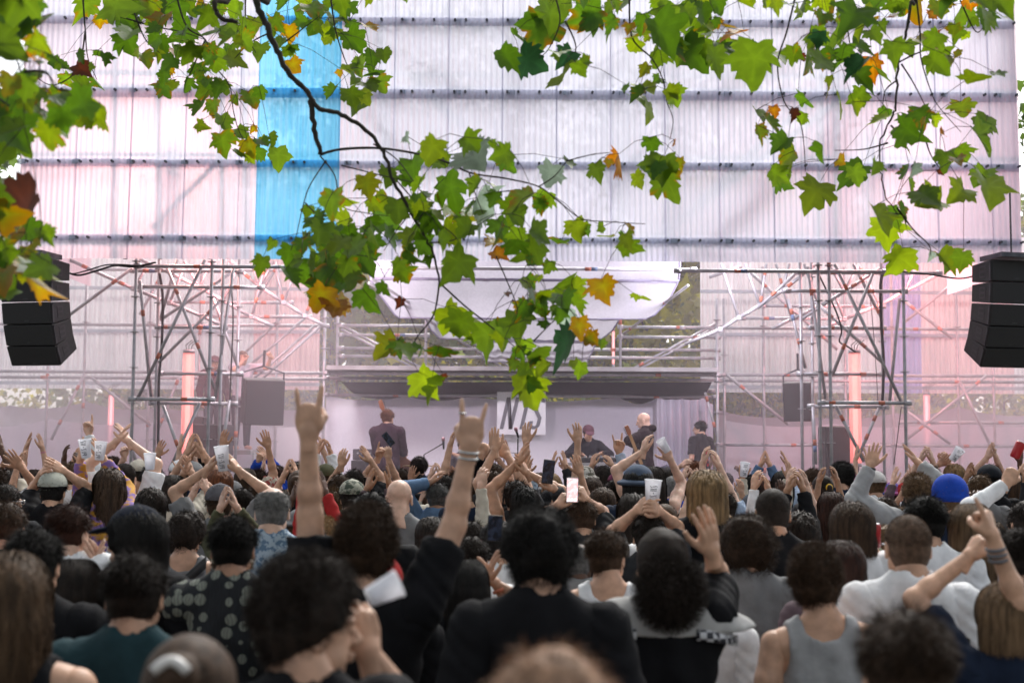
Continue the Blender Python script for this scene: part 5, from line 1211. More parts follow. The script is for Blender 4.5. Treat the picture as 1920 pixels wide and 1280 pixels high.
# cables
def cable(label, pts, Y, r=.012):
    b = MB(); P3 = [P(px, py, Y) for px, py in pts]; out = []
    for i in range(len(P3) - 1):
        for k in range(6):
            t_ = k / 6; p0 = P3[max(i - 1, 0)]; p1 = P3[i]; p2 = P3[i + 1]; p3 = P3[min(i + 2, len(P3) - 1)]
            out.append(.5 * ((2 * p1) + (-p0 + p2) * t_ + (2 * p0 - 5 * p1 + 4 * p2 - p3) * t_ ** 2 + (-p0 + 3 * p1 - 3 * p2 + p3) * t_ ** 3))
    out.append(P3[-1]); b.tube(out, r, 6); tag(b.build('cable', M_black, None, True), label, 'cable', 'black cables')
cable('thick black cable running down the left tower post', [(299, 512), (305, 560), (303, 650), (298, 710), (297, 790), (296, 860)], 19.4, .022)
cable('black cable looping from the left speaker stack along the top tube', [(108, 486), (120, 505), (145, 516), (180, 508), (215, 498), (250, 500), (292, 492)], 18.5, .014)
cable('second black cable sagging beside the left speaker stack', [(104, 490), (130, 512), (160, 508), (205, 496), (270, 499)], 18.5, .010)
cable('black cable hanging between the left tower posts', [(434, 540), (437, 600), (433, 700), (430, 790)], 19.6)
cable('looping black cable above the tall right light tube', [(1534, 512), (1550, 545), (1570, 590), (1578, 620), (1574, 640), (1590, 650), (1604, 660)], 19.2)
cable('thick black cable down the right tower rear post', [(1668, 512), (1652, 524), (1652, 600), (1657, 680), (1654, 760)], 19.5, .022)
cable('black cable sagging from the tower to the right speaker stack', [(1680, 508), (1740, 514), (1800, 522), (1838, 512), (1850, 498)], 18.5, .012)
cable('thin black strap hanging right of the right tower', [(1690, 762), (1684, 810), (1676, 870)], 19.3, .007)
cable('thin black wire inside the right tower', [(1632, 560), (1640, 650), (1646, 750)], 19.6, .005)

# ================================================================ THINGS HELD OR WORN
def sheercup():
    m, nt, b = nodes_of('frosted plastic'); b.inputs['Base Color'].default_value = (.86, .87, .90, 1); b.inputs['Roughness'].default_value = .35
    b.inputs['Transmission Weight'].default_value = .35; b.inputs['IOR'].default_value = 1.15; return m
M_cup = sheer('frosted plastic', (.90, .90, .93), (.84, .84, .88), .08, .45, 8, (1, 1, 1), .35, .5); M_ink = mat('cup ink', (.05, .06, .09), rough=.6)
def cup(label, p, axis, h=.13, r=.042, m=None, ink=True):
    p = Vector(p); ax = Vector(axis).normalized(); X = ax.orthogonal().normalized() if abs(ax.y) > .9 else Vector((0, 1, 0)).cross(ax).normalized(); Yv = ax.cross(X)
    Mx = Matrix((X, Yv, ax)).transposed().to_4x4(); Mx.translation = p
    t = thing('plastic_cup', label, 'cup', group='plastic cups'); t.matrix_world = Mx
    prof = [(r * .72, 0), (r * .74, .004), (r, h), (r * 1.06, h + .002), (r * 1.06, h + .006), (r * .97, h + .004), (r * .70, .008)]
    A = [[(q[0] * math.cos(a), q[0] * math.sin(a), q[1]) for q in prof] for a in np.linspace(0, 2 * PI, 33)]
    b = MB(); b.grid(A); b.tube([(0, 0, .004), (0, 0, .008)], r * .71, 32); b.build('cup_wall', m or M_cup, t, True)
    if ink:
        b = MB(); strokes = [[(0, 0), (0, 1), (.5, 1), (.5, .5), (0, .5)], [(.5, .0), (0, 0), (0, .9)], [(0, 1), (.5, 1), (0, 0), (.5, 0)], [(0, .5), (.4, .5)], [(0, 1), (0, 0), (.5, 0), (.5, 1)], [(0, 1), (.5, 1), (0, 0), (.5, 0)]]
        for i, st in enumerate(strokes):
            pts = []
            for (u, v) in st:
                z = .022 + i * .017 + u * .018; a = -PI / 2 + (v - .5) * .8; rr = r * (.72 + .28 * z / h) + .0025
                pts.append((rr * math.cos(a), rr * math.sin(a), z))
            b.tube(pts, .0022, 5)
        b.build('printed_writing', M_ink, t)
def at_hand(key, which=0, off=(0, .045, .085)):
    AM = H[key][1][which][1]; sd_ = H[key][1][which][0]; v = Vector(off); v.x *= (-1 if sd_ > 0 else 1); return (AM @ v.to_4d())[:3], AM
cup('white plastic cup tipped to the mouth of the dark curly head', P(690, 1120, H['drink'][0].location.y - .06), (.9, .25, .42), .066, .028, ink=False)
cup('white lettered plastic cup held high by the grey cap', P(420, 882, H['greycap'][0].location.y), (-.12, -.1, 1), .16, .048)
cup('tall white lettered cup held up right of centre', P(1222, 950, 7.2), (.06, -.05, 1), .14, .045)
cup('white lettered paper cup between the yellow sleeved hands', P(186, 862, H['ysl'][0].location.y + .1), (.1, -.1, 1), .13, .045)
cup('white cup behind the left yellow sleeve', P(162, 858, 9.0), (-.1, -.1, 1), .12, .042)
cup('pale cup held before the left tower between open hands', P(281, 880, 9.5), (0, -.1, 1), .11, .042, ink=False)
cup('white cup tilted beneath the bald guitarist', P(1252, 846, 11.), (-.6, -.2, .9), .11, .04, ink=False)
cup('white lettered cup held up by the short afro', P(1394, 893, 11.8), (.1, -.2, 1), .12, .042)
cup('white marked cup raised before the right gauze', P(1785, 862, 11.), (.5, -.4, .8), .11, .042)
M_redcan = mat('red can', (.45, .015, .02), rough=.3)
for lb, p, Yc, ax in (('red drink can held beside the layered brown hair', (1638, 1026), H['layer'][0].location.y - .02, (0, -.1, 1)), ('red cup raised at the right edge beside the pointing finger', (1902, 858), 8.5, (.4, -.2, 1))):
    t = thing('drink_can', lb, 'can', group='red drink cans'); Mx = Vector(ax).to_track_quat('Z', 'Y').to_matrix().to_4x4(); Mx.translation = P(*p, Yc); t.matrix_world = Mx
    b = MB(); b.tube([(0, 0, 0), (0, 0, .006), (0, 0, .1), (0, 0, .11)], [.026, .032, .032, .027], 20); b.build('can_wall', M_redcan, t, True); b = MB(); b.tube([(0, 0, .110), (0, 0, .113)], .026, 20); b.build('lid', M_steel, t)
def phone(label, c, up_, nrm, screen, w=.075, h=.155):
    z = Vector(up_).normalized(); y = -Vector(nrm); y = (y - z * y.dot(z)).normalized(); x = y.cross(z)
    Mx = Matrix((x, y, z)).transposed().to_4x4(); Mx.translation = Vector(c); t = thing('phone', label, 'phone', group='phones held up'); t.matrix_world = Mx
    b = MB(); b.box((0, 0, 0), (w, .009, h)); b.build('casing', M_black, t, bevel=.006)
    b = MB(); b.box((0, -.0052, 0), (w - .008, .001, h - .010)); b.build('screen', screen, t)
    return t
def screen_mat(bright):
    m, nt, b = nodes_of('phone screen'); cr, nz = noise_col(nt, (.008, .010, .016) if not bright else (.9, .55, .55), (.03, .04, .07) if not bright else (.9, .9, .95), 30 if not bright else 45, 2, (1, 1, 1), .45, .7)
    nt.links.new(cr.outputs[0], b.inputs['Emission Color']); nt.links.new(cr.outputs[0], b.inputs['Base Color']); b.inputs['Emission Strength'].default_value = (.5 if bright else .15); b.inputs['Roughness'].default_value = .15; return m
M_scrd, M_scrb = screen_mat(False), screen_mat(True)
Yp = H['phone1'][0].location.y; phone('dark phone filming the stage, left of the bright one', P(1028, 884, Yp - .1), (.12, -.1, 1), (0, -1, .1), M_scrd)
Yp = H['phone2'][0].location.y; t = phone('bright screened phone filming the stage', P(1073, 918, Yp - .1), (.02, -.1, 1), (0, -1, .1), M_scrb)
M_dot = emit('screen dots', (1, .8, .7), 1.6); b = MB()
for k in (-1, 0, 1): b.tube([(k * .02, -.0058, -.058), (k * .02, -.0066, -.058)], .007, 12)
b.build('button', M_dot, t)
phone('dark phone tilted above the curly profile head', P(728, 823, H['profR'][0].location.y + .10), (-.62, -.1, .78), (0, -1, .2), M_scrd, .07, .15)
phone('phone held low between the clapping hands and big black curls', P(928, 990, 6.2), (.05, 0, 1), (0, -1, .1), M_scrd, .07, .12)
# bands, glasses, prints: parts of their wearers
def band(key, which, name, m, z=-.03, r=.031, w=.008, n=1):
    root, AMs = H[key][0], H[key][1]; M = root.matrix_world.inverted() @ AMs[which][1]; b = MB()
    for i in range(n):
        zz = z - i * .02; pts = [tuple((M @ Vector((r * 1.05 * math.cos(a), r * .95 * math.sin(a), zz + .004 * math.sin(a))).to_4d())[:3]) for a in np.linspace(0, 2 * PI, 25)]
        b.tube(pts, w / 2, 6, cap=False)
    b.build(name, m, root, True)
M_silver = mat('silver', (.6, .6, .6), rough=.25, metal=.9); M_thread = mat('thread', (.16, .15, .16), rough=.9)
band('horns', 1, 'bracelet', M_silver, -.02, .029, .010, 2); band('finger', 0, 'bracelet', M_thread, -.045, .031, .014, 3); band('darkclap', 1, 'wristband', M_orange, -.03, .032, .020)
band('pinkband', 1, 'wristband', mat('pink thread', (.5, .06, .28)), -.05, .030, .008); band('wool', 0, 'watch', M_black, -.02, .033, .02); band('ysl', 1, 'bracelet', M_brass, -.03, .030, .005)
def ring(key, which, x, z):
    root, AMs = H[key][0], H[key][1]; sd_, AM = AMs[which]; M = root.matrix_world.inverted() @ AM; b = MB(); x *= (-1 if sd_ > 0 else 1)
    b.tube([tuple((M @ Vector((x + .0105 * math.cos(a), .0105 * math.sin(a), z)).to_4d())[:3]) for a in np.linspace(0, 2 * PI, 17)], .003, 6, cap=False); b.build('ring', M_silver, root, True)
ring('horns', 1, .035, .105)
def glasses(key, m, lens=None, wrap=False):
    root, _, _, hm = H[key]; b = MB(); f = lambda x, y, z: tuple((hm @ Vector((x, y, z)).to_4d())[:3])
    for x in (-1, 1):
        b.tube([f(x * .083, -.01, .012), f(x * .072, .09, .006), f(x * .05, .108, .006)], .003 if not wrap else .006, 6)
        b.tube([f(x * .031 + .022 * math.cos(a), .112, .0 + .017 * math.sin(a)) for a in np.linspace(0, 2 * PI, 17)], .0025, 6, cap=False)
    b.tube([f(-.01, .114, .004), f(.01, .114, .004)], .003, 6); g_ = b.build('glasses', m, root, True)
    if lens:
        b = MB()
        for x in (-1, 1): b.tube([f(x * .031, .109, 0), f(x * .031, .112, 0)], .021, 14)
        b.build('lens', lens, root)
for k_, m_, l_, w_ in (('glas', M_silver, M_black, 0), ('orangeglas', M_orange, M_orange, 1), ('gl', M_silver, None, 0), ('shaved', M_silver, None, 0), ('r1400', M_silver, None, 0), ('sun1520', M_black, M_black, 1), ('b783', M_black, None, 0), ('bald1', M_black, None, 0)): glasses(k_, m_, l_, w_)
M_print = mat('faded print', (.10, .115, .11), (.03, .033, .033), .9, scale=40)
SEG = {'E': [(0, 0, 0, 1), (0, 1, .6, 1), (0, .5, .5, .5), (0, 0, .6, 0)], 'S': [(.6, .9, .1, 1), (.1, 1, 0, .7), (0, .7, .6, .35), (.6, .35, .5, 0), (.5, 0, 0, .1)], 'I': [(0, 0, 0, 1)], 'N': [(0, 0, 0, 1), (0, 1, .6, 0), (.6, 0, .6, 1)], 'O': [(0, 0, 0, 1), (0, 1, .6, 1), (.6, 1, .6, 0), (.6, 0, 0, 0)], 'T': [(0, 1, .6, 1), (.3, 0, .3, 1)], 'H': [(0, 0, 0, 1), (.6, 0, .6, 1), (0, .5, .6, .5)]}
def text(word, x, z, s_, t_=.01):
    out = []
    for ch in word:
        for (a, c_, d, e_) in SEG.get(ch, []):
            a, c_, d, e_ = x + a * s_, z + c_ * s_, x + d * s_, z + e_ * s_; L = math.hypot(d - a, e_ - c_) or 1; nx, nz_ = -(e_ - c_) / L * t_ / 2, (d - a) / L * t_ / 2
            out.append([(a + nx, c_ + nz_), (d + nx, e_ + nz_), (d - nx, e_ - nz_), (a - nx, c_ - nz_)])
        x += s_ * (.9 if ch != 'I' else .35)
    return out
on_back(H['horns'][0], 'print', text('ES', .02, .0, .075, .018) + text('S', .10, -.10, .065, .016), 1.20, M_print, -.142)
on_back(H['shaved'][0], 'print', [[(.05, .02), (.12, -.03), (.12, .02), (.08, .05)], [(.13, -.04), (.17, -.07), (.17, 0), (.14, .02)]], 1.32, M_black, -.152)
# jersey yoke and checked trim of the ponytailed person; strap of the grey tank top
def yoke(key, z, m, r=(.20, .138), zt=.02, name='yoke'):
    root = H[key][0]; b = MB(); A = []
    for a in np.linspace(0, 2 * PI, 49): A.append([((r[0] + k * .004) * math.cos(a), -.012 + (r[1]) * math.sin(a) * (1 + .06 * k), z + .05 * (k) - .03 * abs(math.cos(a)) ** 3) for k in (0, -1)])
    b.grid(A); return b.build(name, m, root, True, solid=.004)
s_ = SDF((-.36, -.26, 1.30), (.36, .26, 1.56), .011)
s_.cone((-.155, -.012, 1.425), (.155, -.012, 1.425), .088, .088, .05); s_.ell((0, 0, 1.29), (.196, .138, .19), .06)
for x in (-1, 1): s_.cone((x * .11, -.02, 1.452), (x * .05, -.03, 1.487), .062, .06, .04); s_.cone((x * .15, -.012, 1.425), (x * .24, -.01, 1.38), .088, .092, .03)
s_.cone((0, -.030, 1.40), (0, -.034, 1.50), .098, .088, .03); s_.ell((0, -.022, 1.560), (.070, .074, .050), 0, 'cut'); X, Y_, Z = s_.sub((-.4, -.3, 1.2), (.4, .3, 1.6))[1:]; s_.D = np.maximum(s_.D, 1.40 - Z + .15 * np.abs(X) ** 1.5).astype(np.float32)
ykm = to_mesh('collar_yoke', [s_.mesh()], M_cloth2); child('collar_yoke', ykm, H['pony'][0], (.50, .49, .48))
for x in (-1, 1):
    b = MB(); A = [[(x * (.10 + .15 * t_), -.118 - .006 * math.sin(t_ * 3) + .085 * t_ ** 3 + dz * .25, 1.395 + dz - .03 * t_ ** 2) for dz in (0, .035)] for t_ in np.linspace(0, 1, 10)]
    b.grid(A); b.build('checked_trim', M_check, H['pony'][0], True, solid=.006)
root = H['strap'][0]; b = MB(); b.grid([[(-.17 + .32 * t_, -.135 - .01 * math.sin(t_ * PI), 1.16 + .30 * t_ + dz) for dz in (0, .07)] for t_ in np.linspace(0, 1, 12)]); b.build('bag_strap', M_black, root, True, solid=.006)
# hair clip and hair tie
root, _, _, hm = H['clip']; b = MB(); b.tube([tuple((hm @ Vector((x, -.16, .05 + .02 * math.cos(x * 50))).to_4d())[:3]) for x in np.linspace(-.03, .03, 7)], .010, 8); b.build('hair_clip', mat('pearl', (.7, .68, .66), rough=.3), root, True)
root, _, _, hm = H['tie']; b = MB(); b.tube([tuple((hm @ Vector((.024 * math.cos(a), -.125, .02 + .024 * math.sin(a))).to_4d())[:3]) for a in np.linspace(0, 2 * PI, 15)], .010, 8, cap=False); b.build('hair_band', mat('yellow band', (.75, .45, .02)), root, True)
# ================================================================ TREES
def leaf_template():
    h = [(.03, 0), (.16, -.08), (.42, -.11), (.40, .03), (.50, .10), (.42, .20), (.55, .27), (.66, .45), (.51, .47), (.46, .60), (.325, .55), (.35, .70), (.25, .77), (.14, .91)]
    ring_ = h + [(0, 1.1)] + [(-x, y) for x, y in h[::-1]]
    mid = [(x * .5, .3 + (y - .3) * .5) for x, y in ring_]
    V = np.array([(0, .30)] + mid + ring_); n = len(ring_)
    F_ = [(0, 1 + i, 1 + (i + 1) % n) for i in range(n)]
    T = [(1 + i, 1 + n + i, 1 + n + (i + 1) % n) for i in range(n)] + [(1 + i, 1 + n + (i + 1) % n, 1 + (i + 1) % n) for i in range(n)]
    edge = np.concatenate([[0], np.full(n, .5), np.ones(n)])
    return V, np.array(F_ + T), edge
LT, LF, LE = leaf_template(); VN = np.full(len(LT), .96); VN[0] = 1.15
for i_ in (2, 7, 14, 21, 26): VN[1 + i_] = 1.15; VN[30 + i_] = 1.05
for i_ in (5, 10, 18, 23): VN[30 + i_] = .9
s8 = [(.03, 0), (.40, -.1), (.34, .20), (.64, .44), (.24, .52), (0, 1.08), (-.24, .52), (-.64, .44), (-.34, .20), (-.40, -.1)]
LT2 = np.array([(0, .3)] + s8); LF2 = np.array([(0, 1 + i, 1 + (i + 1) % 10) for i in range(10)]); LE2 = np.array([0] + [1] * 10)
def leaf_mat(name, spec=.35):
    m, nt, b = nodes_of(name); out = nt.nodes['Material Output']; at = N(nt, 'Attribute'); at.attribute_name = 'leafcol'
    nz = N(nt, 'TexNoise'); nz.inputs['Scale'].default_value = 22; nz.inputs['Detail'].default_value = 3; tc = N(nt, 'TexCoord'); nt.links.new(tc.outputs['Object'], nz.inputs[0])
    mp = N(nt, 'MapRange'); mp.inputs[3].default_value = .72; mp.inputs[4].default_value = 1.25; nt.links.new(nz.outputs[0], mp.inputs[0])
    mx = N(nt, 'Mix'); mx.data_type = 'RGBA'; mx.blend_type = 'MULTIPLY'; mx.inputs[0].default_value = 1
    nt.links.new(at.outputs['Color'], mx.inputs[6]); nt.links.new(mp.outputs[0], mx.inputs[7])
    nt.links.new(mx.outputs[2], b.inputs['Base Color']); b.inputs['Roughness'].default_value = .45; b.inputs['Specular IOR Level'].default_value = spec
    tl = N(nt, 'BsdfTranslucent'); hs_ = N(nt, 'HueSaturation'); hs_.inputs['Saturation'].default_value = 1.12; hs_.inputs['Value'].default_value = 2.0; hs_.inputs['Hue'].default_value = .485
    nt.links.new(mx.outputs[2], hs_.inputs['Color']); nt.links.new(hs_.outputs[0], tl.inputs[0])
    ms = N(nt, 'MixShader', Fac=.5); nt.links.new(b.outputs[0], ms.inputs[1]); nt.links.new(tl.outputs[0], ms.inputs[2]); nt.links.new(ms.outputs[0], out.inputs[0])
    return m
M_leaf = leaf_mat('leaves')
M_bark = mat('bark', (.045, .036, .028), (.025, .02, .016), .9, scale=18, sx=(1, 1, .3), bump=.6)
LC = {'g': ((.088, .155, .02), None), 'G': ((.14, .205, .024), None), 'd': ((.055, .12, .016), None), 'D': ((.025, .07, .03), None), 'y': ((.26, .24, .02), (.30, .16, .02)), 'o': ((.42, .23, .02), (.28, .10, .012)), 'b': ((.10, .035, .015), (.05, .02, .01)), 's': ((.17, .22, .17), None), 'm': ((.12, .16, .02), (.30, .14, .01))}
def leaves(name, parent, items, simple=False, m=None):
    """items: (pos, size, Rot3, colour key)"""
    T, FF, E = (LT2, LF2, LE2) if simple else (LT, LF, LE); n = len(T); Vs = np.zeros((len(items), n, 3)); C = np.ones((len(items), n, 4))
    for i, (p, sz, Rm, ck) in enumerate(items):
        q = T * sz * np.array([rnd.uniform(.85, 1.1), rnd.uniform(.9, 1.1)]); fold = rnd.uniform(.05, .6); cv = rnd.uniform(-.5, .9) / max(sz, .01)
        q = q * (1 + .07 * rng.normal(size=(n, 1)) * (E[:, None] > .9)); q[:, 0] *= 1 + rnd.uniform(-.15, .15) * np.sign(q[:, 0]); z = np.abs(q[:, 0]) * fold - cv * .3 * q[:, 1] ** 2 + rnd.uniform(0, .05) * sz * np.sin(q[:, 0] / sz * 9 + i) * E
        loc = np.stack([q[:, 0], q[:, 1], z], 1); Vs[i] = loc @ np.array(Rm).T + np.array(p)
        a, c_ = LC[ck]; v = rnd.uniform(.75, 1.3); col = np.tile(np.array(a) * v, (n, 1))
        if not simple: col = col * VN[:, None]
        wE = .9 if ck != 'm' else rnd.choice((.15, .4, .8))
        if c_: col = col * (1 - E[:, None] * wE) + np.array(c_) * v * E[:, None] * wE
        elif rnd.random() < .25 and not simple: w_ = (E > .9) & (rng.random(n) < .25); col[w_] = np.array((.25, .13, .015))
        C[i, :, :3] = col
    Fq = (FF[None] + (np.arange(len(items)) * n)[:, None, None]).reshape(-1, 3)
    me = to_mesh(name, [(Vs.reshape(-1, 3), Fq)], m or M_leaf)
    at = me.color_attributes.new('leafcol', 'FLOAT_COLOR', 'POINT'); at.data.foreach_set('color', C.astype(np.float32).ravel())
    o = bpy.data.objects.new(name, me); COL.objects.link(o); o.parent = parent; return o
def leaf_rot(tipdir=0, jit=1.):
    """leaf hangs from its stalk: local +y (tip) points down, the blade roughly towards the viewer"""
    base = Matrix(((1, 0, 0), (0, 0, -1), (0, -1, 0)))                            # x->x, y->-z, z->-y (face to camera)
    return (Matrix.Rotation(math.radians(rnd.gauss(0, 38) * jit), 3, 'Z') @ Matrix.Rotation(math.radians(rnd.gauss(-8, 32) * jit), 3, 'X') @ Matrix.Rotation(math.radians(tipdir + rnd.gauss(0, 26) * jit), 3, 'Y')) @ base
L_edge = "64,24,60,d 50,50,90,g 10,20,80,g 20,60,90,d 10,95,80,g 62,112,32,o 17,160,44,o 60,143,40,G 50,165,45,g 20,192,55,d 60,222,95,g 30,250,92,d 90,256,60,G 40,268,60,g 108,188,40,d 148,198,66,d 183,214,64,G 118,222,48,d 0,215,80,d 5,270,70,g 45,395,100,b 10,402,70,m 0,440,60,g 13,480,72,g 60,467,62,m 67,497,76,m 74,528,88,y 60,505,60,d 3,548,60,g 5,520,70,m 30,455,55,m 155,222,40,G 30,0,90,g"
L_tl = "104,120,28,d 197,111,30,d 151,107,26,d 155,131,36,b 126,150,30,g 153,167,44,g 158,13,50,g 186,40,24,y 225,17,72,g 235,37,45,d 242,64,52,g 242,80,48,d 272,111,40,G 292,74,36,d 286,54,30,d 279,20,46,g 302,40,50,m 336,20,46,d 376,10,20,o 386,34,46,g 339,64,56,d 356,77,56,g 316,97,34,o 296,101,28,G 319,118,38,d 316,134,22,y 356,101,46,g 370,134,34,d 386,94,30,m 403,118,34,g 430,74,44,g 433,54,42,g 443,114,44,G 427,101,42,d 460,80,42,g 487,97,40,g 477,50,40,G 521,44,36,g 524,74,36,G 538,97,28,g 551,124,32,y 544,64,36,y 568,40,38,d 585,54,30,d 588,17,50,g 605,24,42,g 618,67,44,G 534,7,32,d 565,3,22,o 625,40,30,g 309,144,28,d 349,158,28,d 306,165,42,g 326,161,22,G 386,171,46,g 403,168,34,d 420,165,30,g 472,188,40,g 373,205,44,d 403,202,38,g 420,232,38,g 417,269,44,g 433,252,18,y 454,252,32,g 474,242,18,y 447,289,26,d 470,276,36,o 477,289,38,d 507,265,32,g 521,296,44,g 622,175,34,d 638,138,16,y 660,50,28,d 694,54,34,y 664,77,48,d 700,114,44,d 721,104,32,g 674,131,44,g 700,141,46,d 714,158,38,g 650,134,26,G 694,161,44,g 664,151,26,g 684,178,40,G 664,198,50,g 761,0,14,g 260,5,60,g 300,0,50,d 350,0,50,g 410,5,40,g 440,20,46,g 400,60,40,d 640,5,50,g 600,50,40,g 650,20,44,d"
L_c = "761,259,25,s 808,282,52,G 825,309,32,g 922,269,22,s 942,289,40,g 952,309,36,d 895,299,76,s 1030,329,52,s 1164,309,58,o 1141,306,20,y 1221,272,38,d 1262,269,16,o 1225,322,50,d 1198,339,36,G 1255,346,74,g 1275,306,22,o 687,349,44,m 724,333,44,g 774,319,52,d 784,346,42,g 848,363,78,d 848,329,14,o 828,393,52,G 862,413,50,m 925,349,30,g 892,349,36,g 905,386,72,s 925,373,32,d 979,376,62,G 966,400,52,g 1013,386,32,d 714,413,62,d 747,396,52,g 647,423,44,G 1083,430,40,G 731,443,40,d 660,450,62,d 660,470,62,g 684,497,56,d 650,524,62,g 645,571,42,y 690,561,50,d 749,568,20,b 758,517,40,g 761,474,32,m 768,450,46,G 798,460,46,d 828,460,46,g 855,497,64,g 845,440,50,G 855,601,72,G 872,433,42,g 727,655,50,o 761,658,42,g 781,652,20,d 828,658,52,d 801,719,60,G 830,707,16,b 936,477,32,o 926,457,38,y 962,460,52,d 993,467,60,g 1010,440,46,g 1040,450,42,d 1137,443,36,G 1184,462,46,g 1181,428,26,y 1003,494,32,d 1026,500,26,g 951,551,14,b 963,568,12,b 989,534,32,G 1000,554,30,s 1016,571,42,d 993,574,46,g 1023,554,42,G 1057,534,52,g 1077,571,56,g 1057,564,42,d 1134,544,52,y 1036,585,32,g 973,611,66,g 1020,608,20,d 916,638,66,g 942,645,42,G 976,662,32,d 1003,665,50,g 1060,593,44,s 1087,615,40,y 1110,638,36,o 1057,655,86,D 1020,692,36,G 1087,692,32,g 993,726,64,G 979,692,30,g 541,477,40,d 578,460,46,g 571,511,62,d 591,494,42,g 622,511,62,d 622,474,46,g 622,531,52,g 598,558,52,y 628,578,58,o 598,440,52,g 622,380,52,g 598,417,42,d 635,417,50,g 640,490,56,d 600,530,50,g 700,440,46,g 720,380,40,G 700,460,40,d 880,400,50,g 820,420,46,d 790,390,40,g 940,430,50,d 770,480,40,d"
L_r = "1010,60,72,d 952,111,52,d 996,114,58,D 1033,34,62,g 1097,34,78,d 1060,111,44,D 1057,144,68,G 1087,128,32,g 1137,44,62,g 1151,10,32,o 1178,54,24,o 1191,87,32,G 1211,57,24,y 1245,67,84,d 1262,40,72,g 1262,91,62,d 1208,131,26,o 1211,171,44,G 1198,185,42,g 1218,208,44,G 1262,181,46,g 1178,3,52,g 1238,7,32,g 1344,7,52,d 1398,10,42,G 1455,13,32,G 1317,60,40,g 1344,47,22,y 1374,64,50,o 1371,50,28,y 1300,104,72,d 1337,101,52,g 1357,94,52,d 1414,124,94,g 1408,84,20,d 1539,37,34,g 1582,17,56,D 1596,34,72,d 1566,67,52,g 1633,10,46,d 1641,35,20,o 1670,34,34,b 1640,67,40,g 1535,74,32,D 1512,111,66,g 1539,118,46,g 1488,104,36,g 1505,108,16,b 1579,101,44,d 1616,91,46,d 1569,118,36,d 1606,128,50,D 1636,128,46,o 1616,148,52,d 1676,97,46,g 1700,97,40,g 1734,81,52,o 1747,67,24,o 1747,30,24,o 1717,13,52,o 1760,17,42,G 1757,118,50,g 1781,111,22,o 1794,101,20,o 1804,34,62,g 1851,37,52,g 1791,64,32,g 1878,7,52,g 1818,3,32,o 1881,34,32,s 1831,144,52,G 1555,151,20,G 1552,171,24,o 1508,185,36,d 1576,195,44,G 1609,181,36,g 1451,208,22,o 1424,218,40,g 1445,235,46,g 1488,215,26,b 1505,222,24,g 1465,272,42,d 1478,296,50,G 1468,333,48,d 1542,289,48,d 1576,302,24,y 1599,326,60,d 1529,360,64,G 1650,228,44,G 1707,249,62,d 1727,222,46,d 1700,279,32,d 1730,228,18,o 1767,252,22,o 1804,205,40,G 1841,262,72,g 1851,232,46,g 1804,289,42,g 1771,299,44,g 1797,302,30,o 1764,323,14,b 1700,323,36,d 1713,319,30,s 1707,349,32,g 1740,370,60,g 1797,363,50,G 1855,356,72,G 1650,410,64,G 1690,400,42,d 1663,437,62,G 1680,490,62,G 1774,490,46,G 1744,480,20,s 1300,10,50,g 1500,20,46,g 1440,0,40,G 1550,5,50,d 1680,5,50,g 1780,5,50,d 1840,0,50,g 1230,110,40,g 1320,30,50,d 1060,0,60,g"
def parse(s_): return [(float(a), float(b_), float(c_), k) for a, b_, c_, k in (i.split(',') for i in s_.split())]
tree = thing('plane_tree', 'plane tree overhanging the crowd, its green and rusty leaves framing the top', 'tree', (-3.6, -2.5, 0))
TR0 = Vector((-3.6, -2.5, 0))
def hangset(txt, Yb, Yj, name, sm=1.02):
    it = []; pos = []; L_ = parse(txt)
    L_ = [(a, c_, d_, ('m' if k == 'o' and rnd.random() < .55 else k)) for a, c_, d_, k in L_]
    L_ += [(a + rnd.gauss(0, .5) * d_, c_ - rnd.uniform(-.2, .5) * d_, d_ * rnd.uniform(.45, .9), rnd.choice('ddggG')) for a, c_, d_, k in L_ * 2 if d_ > 26 and rnd.random() < .42]
    for px, py, sz, k in L_:
        Y = Yb + rnd.uniform(-Yj, Yj); Rm = leaf_rot(rnd.choice((-25, 0, 25))); s_ = sz * sm * Y / F
        c = P(px, py, Y); st_ = c - (Rm @ Vector((0, .45, 0))) * s_; it.append((tuple(st_ - TR0), s_, Rm, k)); pos.append((px, py, Y, st_))
    leaves(name, tree, it); return pos
PE = hangset(L_edge, 4.6, .35, 'foliage'); PT = hangset(L_tl, 8.2, .8, 'foliage', 1.0); PC = hangset(L_c, 6.4, .5, 'foliage'); PR = hangset(L_r, 6.8, .6, 'foliage')
def bez(P3, sub=6):
    out = []
    for i in range(len(P3) - 1):
        for k in range(sub):
            t_ = k / sub; p0, p1, p2, p3 = P3[max(i - 1, 0)], P3[i], P3[i + 1], P3[min(i + 2, len(P3) - 1)]
            out.append(.5 * ((2 * p1) + (-p0 + p2) * t_ + (2 * p0 - 5 * p1 + 4 * p2 - p3) * t_ ** 2 + (-p0 + 3 * p1 - 3 * p2 + p3) * t_ ** 3))
    return out + [P3[-1]]
def branch(pts, Y, w0, w1, name='branch', knob=.12, pre=None, rough_=.0):
    P3 = [P(a, c_, Y) - TR0 for a, c_ in pts]
    if pre: P3 = [Vector(q) - TR0 for q in pre] + P3
    out = bez(P3); n = len(out); out = [q + Vector((rnd.gauss(0, 1), rnd.gauss(0, 1), rnd.gauss(0, 1))) * rough_ * Y / F for q in out]
    rs = [(w0 + (w1 - w0) * (i / (n - 1)) ** .8) * Y / F / 2 * (1 + knob * math.sin(i * 2.1) * rnd.random()) for i in range(n)]
    if pre:
        k = len(pre) * 6
        for i in range(k): rs[i] *= 1 + 2.2 * (1 - i / k)
    b = MB(); b.tube(out, rs, 8); return b.build(name, M_bark, tree, True)
fork = (-3.4, -1.6, 4.6)
